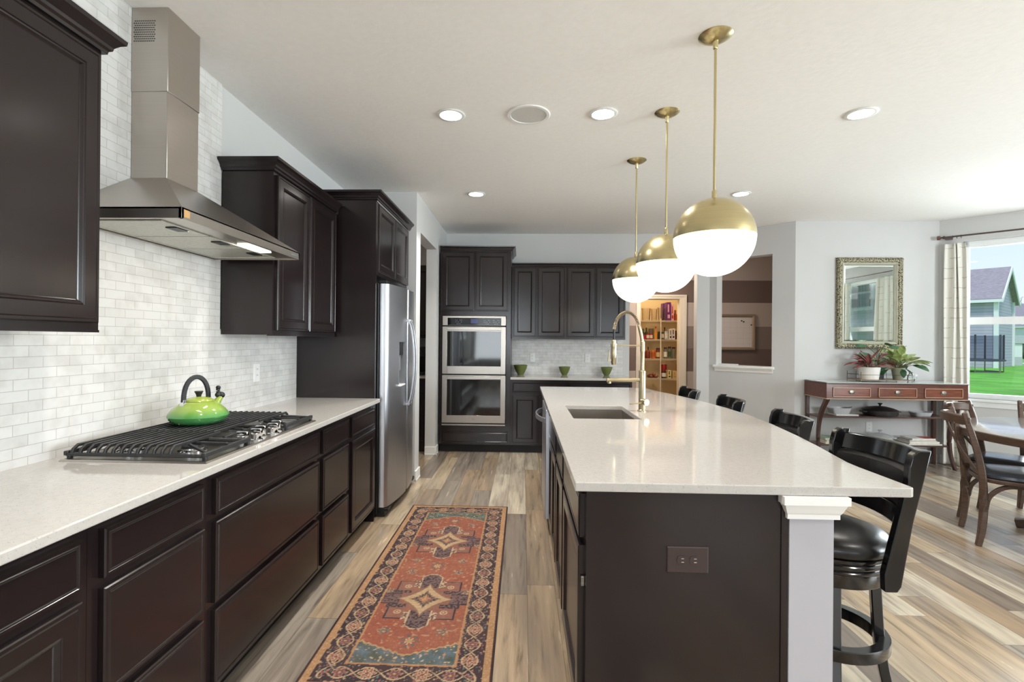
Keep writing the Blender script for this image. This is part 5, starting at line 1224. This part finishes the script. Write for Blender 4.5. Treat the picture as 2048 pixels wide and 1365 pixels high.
MB().panel((mx0 + .082, 5.803, mz0 + .082), (1, 0, 0), (0, 0, 1), (0, -1, 0), mx1 - mx0 - .164, mz1 - mz0 - .164, [(0, 0), (.018, .0035)]).build('mirror_glass', 'mirror', t, smooth=False)

# curtain and rod at the bay window
def curtain(label, Mx, x0, x1, topx0, topx1, zt, folds, seed):
    rc = random.Random(seed); phs = [rc.uniform(0, 6) for _ in range(4)]
    def fn(u, v):
        k = max(0.0, 1 - v) ** .6; a = x0 * k + topx0 * (1 - k); b = x1 * k + topx1 * (1 - k)
        y = -.068 - .026 * math.sin(u * folds * 2 * PI + phs[0] + .5 * (1 - v)) * (.7 + .3 * math.sin(3 * u + phs[1])) - .012 * math.sin(u * folds * PI * 3.1 + phs[2])
        return (a + (b - a) * u + .010 * math.sin(v * 4 + u * 9 + phs[3]), y, .015 + (zt - .015) * v)
    o = MB().grid(fn, int(folds * 22), 60).tf(Mx).build('curtain', 'curtain', solid=.0025); tag(o, label, 'curtain'); return o
curtain('ivory horizontally streaked curtain beside the bay window', W45, .036, .270, .060, .218, 2.475, 3.2, 2)
t = thing('curtain_rod', 'thin bronze curtain rod with wooden finial over the bay window', 'curtain rod', tuple(W45 @ Vector((.9, -.085, 2.55))))
MB().tube([(.03, -.085, 2.552), (1.92, -.085, 2.552)], .009, 12).tf(W45).build('rod', 'rod', t)
MB().lathe([(.020, 0), (.024, .003), (.024, .028), (.020, .031)], (-.012, -.085, 2.552), 20, axis='x').tf(W45).build('finial', 'finial', t)
MB().lathe([(.008, .018), (.010, .03), (.008, .045), (.016, .05), (.016, .066), (.009, .072)], (-.012, -.085, 2.552), 16, axis='x').tf(W45).build('finial_neck', 'rod', t)
MB().box(.055, .115, -.10, -.001, 2.530, 2.552).tube([(.085, -.012, 2.555), (.085, -.10, 2.545)], .010, 10).tf(W45).build('bracket', 'rod', t)
for x in (.12, .155, .19): MB().tube([(x, -.085 + .016 * math.cos(a), 2.545 + .018 * math.sin(a)) for a in [2 * PI * i / 16 for i in range(16)]], .0025, 6, closed=True).tf(W45).build('ring', 'rod', t)
WR = Matrix.Translation((6.12, 3.45, 0)) @ Matrix.Rotation(math.radians(-90), 4, 'Z')
curtain('ivory curtain on the far side of the right window seen in the mirror', WR, .06, .62, .10, .52, 2.475, 4.2, 8)
curtain('ivory curtain on the near side of the right window seen in the mirror', WR, 1.22, 1.62, 1.25, 1.55, 2.475, 4.0, 9)
t = thing('curtain_rod', 'bronze curtain rod over the right hand window', 'curtain rod', (6.03, 2.6, 2.55))
MB().tube([(-.02, -.085, 2.552), (1.75, -.085, 2.552)], .009, 12).tf(WR).build('rod', 'rod', t)
MB().box(.02, .06, -.10, -.001, 2.53, 2.552).box(1.66, 1.70, -.10, -.001, 2.53, 2.552).tf(WR).build('bracket', 'rod', t)

# whiteboard, magnets and paper in the mudroom
t = thing('calendar_whiteboard', 'framed white calendar board on the striped mudroom wall', 'whiteboard', (3.3, 7.99, 1.5))
wx0, wx1, wz0, wz1 = 2.98, 3.680, 1.231, 1.800
MB().panel((wx0 + .045, 7.999, wz0 + .045), (1, 0, 0), (0, 0, 1), (0, -1, 0), wx1 - wx0 - .09, wz1 - wz0 - .09, [(0, 0), (0, .008)]).build('board', 'whiteboard', t, smooth=False)
vs = []; fs = []; prof = [(0, 0), (0, .026), (.008, .034), (.030, .030), (.046, .012), (.048, .006)]
for ins, d in prof: vs += [(wx0 + ins, 7.999 - d, wz0 + ins), (wx1 - ins, 7.999 - d, wz0 + ins), (wx1 - ins, 7.999 - d, wz1 - ins), (wx0 + ins, 7.999 - d, wz1 - ins)]
for k in range(len(prof) - 1):
    for i in range(4): j = (i + 1) % 4; fs.append((4 * k + i, 4 * k + j, 4 * k + 4 + j, 4 * k + 4 + i))
MB().add(vs, fs).build('board_frame', 'champ', t, smooth=False)
for x, z, lab in ((3.470, 1.697, 'black round magnet on the whiteboard, upper left of the pair'), (3.503, 1.682, 'black round magnet on the whiteboard, lower right of the pair'), (3.622, 1.632, 'black round magnet at the right edge of the whiteboard')):
    tag(MB().lathe([(.011, 0), (.011, -.007), (.008, -.009), (0, -.009)], (x, 7.9908, z), 16, axis='y').build('magnet', 'black'), lab, 'magnet', 'magnets on the whiteboard')
tag(MB().box(o1 - .23, o1 - .012, -.13, -.05, 1.0655, 1.078).tf(A45).build('paper_stack', 'paper'), 'flat white papers lying on the pass through sill', 'paper')

# ------------------------------------------------------------------ pantry
def pu(q): u = 1270 + q / 6.205; return (u - 1013) / 990
def px(q, Y): a = pu(q); return Y * (a - .0333) / (1 + .0333 * a)
KZ = 8.85 / 990 / 6.205
SZ = [1.728, 1.395, 1.056, .711]
for z, lab in zip(SZ, ('topmost white wire pantry shelf holding clear pitchers and a purple box', 'second white wire pantry shelf crowded with cans and bottles', 'third white wire pantry shelf with orange jars and spices', 'lowest white wire pantry shelf with a red canister')):
    t = thing('wire_shelf', lab, 'shelf', (2.4, 8.95, z), group='wire shelves in the pantry')
    mb = MB()
    for i in range(76): x = 1.50 + i * .0198; mb.box(x, x + .004, 8.79, 9.128, -.006, -.002)
    mb.v = [(x, y, zz + z) for x, y, zz in mb.v]
    mb.build('wires', 'wirewhite', t, smooth=False)
    MB().box(1.475, 2.998, 8.782, 8.790, z - .026, z - .019).box(1.475, 2.998, 8.782, 8.790, z - .006, z).box(1.475, 2.998, 9.11, 9.128, z - .012, z - .002).build('front_rails', 'wirewhite', t)
tag(MB().box(px(318, 8.77) - .008, px(318, 8.77) + .008, 8.760, 8.778, .0, 1.76).build('shelf_pole', 'wirewhite'), 'white vertical shelf support pole in the pantry', 'pole')
def item(kind, label, cat, shelf, q0, q1, qtop, m, cap=None, band=None, Y=8.87, base=None):
    sy = (365, 600, 835, 1070)[shelf]; x0, x1 = px(q0, Y), px(q1, Y); h = (sy - qtop) * KZ * Y / 8.85; z = SZ[shelf] + .0008; c = (x0 + x1) / 2; w_ = x1 - x0
    t = thing(kind, label, cat, (c, Y, z), group='groceries on the pantry shelves'); r = w_ / 2
    if kind in ('box', 'carton'):
        MB().box(-r, r, -.07, .07, 0, h).build('carton_body', m, t, bevel=.002, local=True)
        if band: MB().box(-r * .55, r * .55, -.0712, -.0695, h * .12, h * .32).box(-r * .5, r * .1, -.0712, -.0695, h * .45, h * .88).build('printed_panel', band, t, local=True)
    elif kind in ('can', 'canister', 'cup_stack'):
        MB().lathe([(r * .96, 0), (r, .003), (r, h - .003), (r * .96, h), (0, h - .002)], (0, 0, 0), 24).build('can_body', m, t, local=True)
        if band: MB().lathe([(r * 1.006, h * .2), (r * 1.006, h * .75)], (0, 0, 0), 24, caps=False).build('can_label', band, t, local=True)
    elif kind in ('jar', 'bottle'):
        nk = .78 if kind == 'jar' else .62; cr = .85 if kind == 'jar' else .42
        MB().lathe([(r * .94, 0), (r, .006), (r, h * nk * .92), (r * cr * .95, h * (nk + .06)), (r * cr * .95, h * .86), (0, h * .86)], (0, 0, 0), 24).build('jar_body', m, t, local=True)
        MB().lathe([(r * cr, h * .85), (r * cr, h), (0, h)], (0, 0, 0), 24).build('jar_lid', cap or 'dark', t, local=True)
        if band: MB().lathe([(r * 1.008, h * .15), (r * 1.008, h * .6)], (0, 0, 0), 24, caps=False).build('jar_label', band, t, local=True)
    elif kind == 'pitcher':
        MB().lathe([(0, .003), (r * .82, 0), (r * .86, .01), (r, h), (r * .97, h), (r * .83, .012), (0, .012)], (0, 0, 0), 28, caps=False).build('pitcher_body', 'clear', t, local=True)
        MB().lathe([(r * 1.0, h), (r * 1.04, h + .002), (r * 1.04, h + .010), (0, h + .012)], (0, 0, 0), 28).build('pitcher_lid', 'clear', t, local=True)
    elif kind == 'bag':
        rg = random.Random(q0); mb = MB()
        for i in range(14): mb.ball((rg.uniform(-r * .75, r * .75), rg.uniform(-.06, .06), .028 + .030 * (i > 8)), .030, 10)
        mb.build('onions', m, t, local=True)
    return t
I = item
I('pitcher', 'clear pitcher at the left end of the top pantry shelf', 'pitcher', 0, 78, 190, 222, 'clear', Y=8.90)
I('pitcher', 'clear pitcher in the middle of three on the top pantry shelf', 'pitcher', 0, 196, 272, 228, 'clear', Y=8.90)
I('pitcher', 'tallest clear pitcher beside the purple box on the top pantry shelf', 'pitcher', 0, 278, 366, 212, 'clear', Y=8.89)
I('box', 'tall purple snack box on the top pantry shelf', 'box', 0, 376, 428, 143, 'purple', band='pinkbox', Y=8.865)
I('box', 'wider purple package behind the purple snack box', 'box', 0, 330, 372, 150, 'purple', Y=9.05)
I('box', 'pale pink and grey box right of the purple snack box', 'box', 0, 432, 466, 168, 'pinkbox', band='red', Y=8.88)
I('bottle', 'amber bottle on the right of the top pantry shelf', 'bottle', 0, 472, 520, 235, 'amber', cap='amber')
I('cup_stack', 'tan stack of cups at the right end of the top pantry shelf', 'cups', 0, 530, 560, 278, 'tan')
I('bottle', 'dark green bottle at the left end of the second pantry shelf', 'bottle', 1, 84, 116, 470, 'green', Y=9.02)
I('bottle', 'green leafy bottle behind the red cans on the second pantry shelf', 'bottle', 1, 118, 160, 458, 'green', cap='green', Y=9.03)
I('can', 'silver green can behind the red cans', 'can', 1, 168, 228, 468, 'spice', Y=9.03)
I('can', 'left one of the two red and white cans', 'can', 1, 138, 176, 532, 'red', band='whitecan')
I('can', 'right one of the two red and white cans', 'can', 1, 179, 219, 530, 'red', band='whitecan')
I('can', 'short red can left of the two red and white cans', 'can', 1, 95, 132, 545, 'red')
I('bottle', 'yellow bottle with a red cap on the second pantry shelf', 'bottle', 1, 236, 276, 443, 'yellow', cap='red')
I('jar', 'dark jar left of the pantry pole on the second shelf', 'jar', 1, 281, 313, 505, 'dark')
I('can', 'green and white can right of the pantry pole', 'can', 1, 326, 358, 510, 'green', band='whitecan')
I('bottle', 'brown bottle behind the cans right of the pantry pole', 'bottle', 1, 348, 384, 452, 'amber', Y=9.03)
I('can', 'blue and white can on the second pantry shelf', 'can', 1, 364, 409, 500, 'bluewhite', band='whitecan')
I('carton', 'white carton on the second pantry shelf', 'carton', 1, 412, 440, 474, 'whitecan', band='navy')
I('carton', 'white and violet carton on the second pantry shelf', 'carton', 1, 445, 482, 466, 'whitecan', band='purple')
I('jar', 'dark jar on the right part of the second pantry shelf', 'jar', 1, 488, 518, 490, 'dark', Y=8.98)
I('jar', 'white labelled dark jar at the right end of the second pantry shelf', 'jar', 1, 522, 560, 476, 'dark', band='whitecan')
I('jar', 'brown red jar at the left end of the third pantry shelf', 'jar', 2, 126, 190, 737, 'brownred', cap='amber')
I('bottle', 'dark bottle behind the brown red jar', 'bottle', 2, 148, 180, 698, 'dark', Y=9.03)
I('can', 'orange can on the third pantry shelf', 'can', 2, 199, 254, 735, 'orange', band='amber')
I('jar', 'cream labelled jar with a dark lid left of the pantry pole', 'jar', 2, 259, 314, 708, 'brownred', band='label')
I('jar', 'clear spice jar right of the pantry pole on the third shelf', 'jar', 2, 356, 400, 698, 'spice', band='whitecan')
I('jar', 'green labelled spice jar on the third pantry shelf', 'jar', 2, 406, 450, 690, 'spice', band='green')
I('jar', 'tan spice jar on the right of the third pantry shelf', 'jar', 2, 456, 504, 694, 'spice')
I('bottle', 'reddish bottle at the right end of the third pantry shelf', 'bottle', 2, 530, 562, 680, 'brownred', cap='tan')
I('bag', 'pile of brown onions on the lowest pantry shelf', 'onions', 3, 165, 276, 980, 'onion')
I('canister', 'red canister behind the dark can on the lowest pantry shelf', 'canister', 3, 328, 396, 912, 'red', Y=9.02)
I('can', 'dark can with white label right of the pantry pole on the lowest shelf', 'can', 3, 331, 390, 986, 'dark', band='whitecan', Y=8.85)
I('box', 'yellow green box on the lowest pantry shelf', 'box', 3, 398, 438, 974, 'cream', band='green')
I('box', 'tan box on the lowest pantry shelf', 'box', 3, 458, 510, 980, 'label', band='tan')
I('box', 'tall red box at the right end of the lowest pantry shelf', 'box', 3, 526, 562, 905, 'red', band='pinkbox')

# ------------------------------------------------------------------ outdoors
GZ = -.30
o = MB().grid(lambda u, v: (6.3 + 110 * u, -60 + 190 * v, GZ), 24, 40).build('lawn', 'lawn', smooth=False); tag(o, 'mown green lawn outside the bay window', 'lawn', kind='stuff')
def house(label, P, ang, Lh, Wg, ze, zr, wall, roof, wins=()):
    w_ = Vector((P[0], P[1], 0)).normalized(); l = Vector((-w_.y, w_.x, 0)); c, s = math.cos(ang), math.sin(ang)
    e1 = l * c + w_ * s; e2 = w_ * c - l * s; P = Vector((P[0], P[1], 0)); Z = Vector((0, 0, 1))
    t = thing('house', label, 'house', (P.x, P.y, GZ))
    q = lambda a, b, z: P + e1 * a + e2 * b + Z * z
    A, B, Cc, D = q(0, 0, GZ), q(Lh, 0, GZ), q(Lh, Wg, GZ), q(0, Wg, GZ)
    vs = [A, B, Cc, D, q(0, 0, ze), q(Lh, 0, ze), q(Lh, Wg, ze), q(0, Wg, ze), q(0, Wg / 2, zr), q(Lh, Wg / 2, zr)]
    MB().add(vs, [(0, 1, 5, 4), (2, 3, 7, 6), (3, 0, 4, 8, 7), (1, 2, 6, 9, 5), (0, 3, 2, 1)]).build('walls', wall, t, smooth=False)
    ov = .35; k = (zr - ze) / (Wg / 2); mb = MB()
    for s_ in (0, 1):
        b0 = -ov if s_ == 0 else Wg + ov; z0 = ze - ov * k
        vs = [q(-ov, b0, z0), q(Lh + ov, b0, z0), q(Lh + ov, Wg / 2, zr), q(-ov, Wg / 2, zr)]; vs += [v + Z * .18 for v in vs]
        mb.add(vs, [(0, 3, 2, 1), (4, 5, 6, 7), (0, 1, 5, 4), (1, 2, 6, 5), (2, 3, 7, 6), (3, 0, 4, 7)])
    mb.build('roof', roof, t, smooth=False)
    tr = MB()
    for a, b in ((0, 0), (0, Wg), (Lh, 0)):
        c_ = q(a, b, 0); tr.add([c_ + e1 * i * .12 + e2 * j * .12 + Z * zz for zz in (GZ, ze) for i, j in ((-1, -1), (1, -1), (1, 1), (-1, 1))], [(0, 1, 5, 4), (1, 2, 6, 5), (2, 3, 7, 6), (3, 0, 4, 7)])
    for s_ in (0, 1):
        b0 = -ov if s_ == 0 else Wg + ov; z0 = ze - ov * k
        tr.add([q(-ov - .05, b0, z0 - .12), q(-ov - .05, Wg / 2, zr - .12), q(-ov - .05, Wg / 2, zr + .2), q(-ov - .05, b0, z0 + .2), q(-ov + .02, b0, z0 - .12), q(-ov + .02, Wg / 2, zr - .12), q(-ov + .02, Wg / 2, zr + .2), q(-ov + .02, b0, z0 + .2)], [(0, 1, 2, 3), (4, 7, 6, 5), (0, 4, 5, 1), (3, 2, 6, 7), (0, 3, 7, 4), (1, 5, 6, 2)])
    tr.add([q(-ov, -ov - .06, ze - ov * k - .1), q(Lh + ov, -ov - .06, ze - ov * k - .1), q(Lh + ov, -ov - .06, ze - ov * k + .1), q(-ov, -ov - .06, ze - ov * k + .1), q(-ov, -ov + .02, ze - ov * k - .1), q(Lh + ov, -ov + .02, ze - ov * k - .1), q(Lh + ov, -ov + .02, ze - ov * k + .1), q(-ov, -ov + .02, ze - ov * k + .1)], [(0, 1, 2, 3), (4, 7, 6, 5), (0, 4, 5, 1), (3, 2, 6, 7)])
    tr.build('trim', 'vinyl', t, smooth=False)
    for side, a, b, z0, z1 in wins:
        f = (lambda u, d, z: q(u, -d, z)) if side == 'e' else (lambda u, d, z: q(-d, u, z))
        def slab(u0, u1, z0, z1, d): 
            return MB().add([f(u0, -.02, z0), f(u1, -.02, z0), f(u1, -.02, z1), f(u0, -.02, z1), f(u0, d, z0), f(u1, d, z0), f(u1, d, z1), f(u0, d, z1)], [(0, 1, 2, 3), (7, 6, 5, 4), (0, 4, 5, 1), (1, 5, 6, 2), (2, 6, 7, 3), (3, 7, 4, 0)])
        wf = slab(a - .1, b + .1, z0 - .1, z1 + .1, .05).build('window', 'vinyl', t, smooth=False)
        m = (a + b) / 2; n_ = (z0 + z1) / 2; pn = MB()
        for ua, ub in ((a, m - .04), (m + .04, b)):
            for za, zb in ((z0, n_ - .03), (n_ + .03, z1)): s_ = slab(ua, ub, za, zb, .07); pn.add(s_.v, s_.f)
        pn.build('pane', 'darkwin', wf, smooth=False)
    return t
house('grey blue neighbouring house with a steep shingle roof seen through the bay window', (33.4, 36.1), math.radians(8), 12, 6.6, 4.7, 7.0, 'siding', 'shingle')
house('distant pale two storey house at the right edge of the bay window', (82, 80), math.radians(50), 22, 10, 4.6, 8.5, 'siding2', 'shingle', [('e', 3, 5, .8, 2.6), ('e', 8, 10, .8, 2.6), ('e', 13, 15, .8, 2.6), ('g', 2, 4, .8, 2.6), ('g', 6, 8, .8, 2.6)])
t = thing('house', 'pale grey house with white window reflected in the mirror', 'house', (14, -7, GZ))
MB().box(13.0, 20, -20, 2, GZ, 7.0).build('walls', 'siding2', t, smooth=False)
for y0, z0 in ((-8.3, 2.75), (-13, 2.75), (-3, 2.75), (-8.3, -.1), (-3, .2)):
    wf = MB().box(12.93, 13.02, y0 - .14, y0 + 1.14, z0 - .14, z0 + 1.24).build('window', 'vinyl', t, smooth=False)
    MB().box(12.90, 12.95, y0, y0 + .46, z0, z0 + .5).box(12.90, 12.95, y0 + .54, y0 + 1, z0, z0 + .5).box(12.90, 12.95, y0, y0 + .46, z0 + .58, z0 + 1.1).box(12.90, 12.95, y0 + .54, y0 + 1, z0 + .58, z0 + 1.1).build('pane', 'darkwin', wf, smooth=False)
MB().box(12.9, 13.0, -20, 2, 1.9, 2.15).box(12.7, 13.0, -20, 2, 6.8, 7.1).build('trim', 'vinyl', t, smooth=False)
MB().add([(12.4, -20.4, 7.0), (12.4, 2.4, 7.0), (16.5, 2.4, 9.4), (16.5, -20.4, 9.4), (20.6, -20.4, 7.0), (20.6, 2.4, 7.0)], [(0, 1, 2, 3), (3, 2, 5, 4), (0, 3, 4), (1, 5, 2), (0, 4, 5, 1)]).build('roof', 'shingle', t, smooth=False)
t = thing('trampoline', 'backyard trampoline with dark safety net on the lawn', 'trampoline', (27.4, 31.6, GZ))
cx_, cy_, tr_ = 27.4, 31.6, 1.75
ring = [(cx_ + tr_ * math.cos(2 * PI * i / 40), cy_ + tr_ * math.sin(2 * PI * i / 40)) for i in range(40)]
MB().tube([(x, y, .42) for x, y in ring], .05, 8, closed=True).build('frame_ring', 'net', t)
MB().lathe([(0, .44), (tr_ - .05, .44)], (cx_, cy_, 0), 40, caps=False).build('mat', 'net', t, smooth=False)
MB().lathe([(tr_ - .05, .46), (tr_ - .05, 1.9)], (cx_, cy_, 0), 40, caps=False).build('safety_net', 'netmesh', t)
for i in range(8):
    x, y = ring[i * 5 + 2]; MB().tube([(x, y, .42), (x, y, 1.95)], .045, 8).build('pole', 'net', t)
    if i % 2 == 0: MB().tube([(x, y, .42), (x, y, GZ)], .035, 8).tube([(x, y, GZ + .03), (ring[i * 5 - 3][0], ring[i * 5 - 3][1], GZ + .03), (ring[i * 5 - 3][0], ring[i * 5 - 3][1], .42)], .03, 6).build('leg', 'pewter', t)
t = thing('patio_cabinet', 'white outdoor cabinet standing on a grey base beside the neighbouring house', 'cabinet', (39.65, 41.35, GZ))
MB().box(39.3, 40.0, 41.0, 41.7, GZ, .35).build('base', 'stoneware', t); MB().box(39.3, 40.0, 41.0, 41.7, .35, 1.45).build('cabinet_door', 'vinyl', t, bevel=.03); MB().box(39.2, 40.1, 40.9, 41.8, 1.46, 2.1).build('hood', 'stoneware', t, bevel=.03)
tag(MB().box(36, 70, 44, 47, GZ, GZ + .03).build('patio_path', 'conc'), 'pale concrete path across the lawn in the distance', 'path')
def blob(name, label, cat, c, r, m, seed, sz=1.0):
    bm = bmesh.new(); bmesh.ops.create_icosphere(bm, subdivisions=4, radius=1)
    for v in bm.verts:
        n = noise.noise(v.co * 2.3 + Vector((seed, 0, 0))) * .35 + noise.noise(v.co * 7 + Vector((seed, 3, 0))) * .18; v.co *= 1 + n; v.co = Vector((v.co.x * r, v.co.y * r, v.co.z * r * sz))
    me = bpy.data.meshes.new(name); bm.to_mesh(me); bm.free(); me.materials.append(M[m]); o = bpy.data.objects.new(name, me); C.objects.link(o); o.location = c; tag(o, label, cat)
blob('evergreen_shrub', 'dark evergreen shrub at the right edge of the lawn', 'shrub', (60.5, 60.5, 1.0), 1.5, 'bush', 3)
def bare_tree(x, y, h, seed, label):
    t = thing('bare_tree', label, 'tree', (x, y, GZ)); rt = random.Random(seed); mb = MB(); tw = MB()
    MB().tube([(0, 0, 0), (.1, 0, h * .3), (0, .1, h * .55)], [.22, .17, .10], 8).build('trunk', 'bare', t, local=True)
    for k in range(60):
        az = rt.uniform(0, 2 * PI); z0 = h * rt.uniform(.25, .55); L = h * rt.uniform(.25, .45); el = rt.uniform(.5, 1.3); e = Vector((math.cos(az) * math.cos(el) * L, math.sin(az) * math.cos(el) * L, z0 + math.sin(el) * L))
        tw.tube([(0, 0, z0), tuple(Vector((0, 0, z0)).lerp(e, .5) + Vector((0, 0, .2))), tuple(e)], [.07, .05, .02], 5)
        for _ in range(4):
            b = Vector((0, 0, z0)).lerp(e, rt.uniform(.5, 1)); q = b + Vector((rt.uniform(-1, 1), rt.uniform(-1, 1), rt.uniform(.2, 1.4))); tw.tube([tuple(b), tuple(q)], [.04, .02], 4)
    tw.build('branches', 'bare', t, local=True)
bare_tree(112, 116, 15, 1, 'bare winter tree behind the distant house, left one'); bare_tree(134, 132, 15, 2, 'bare winter tree behind the distant house, right one')
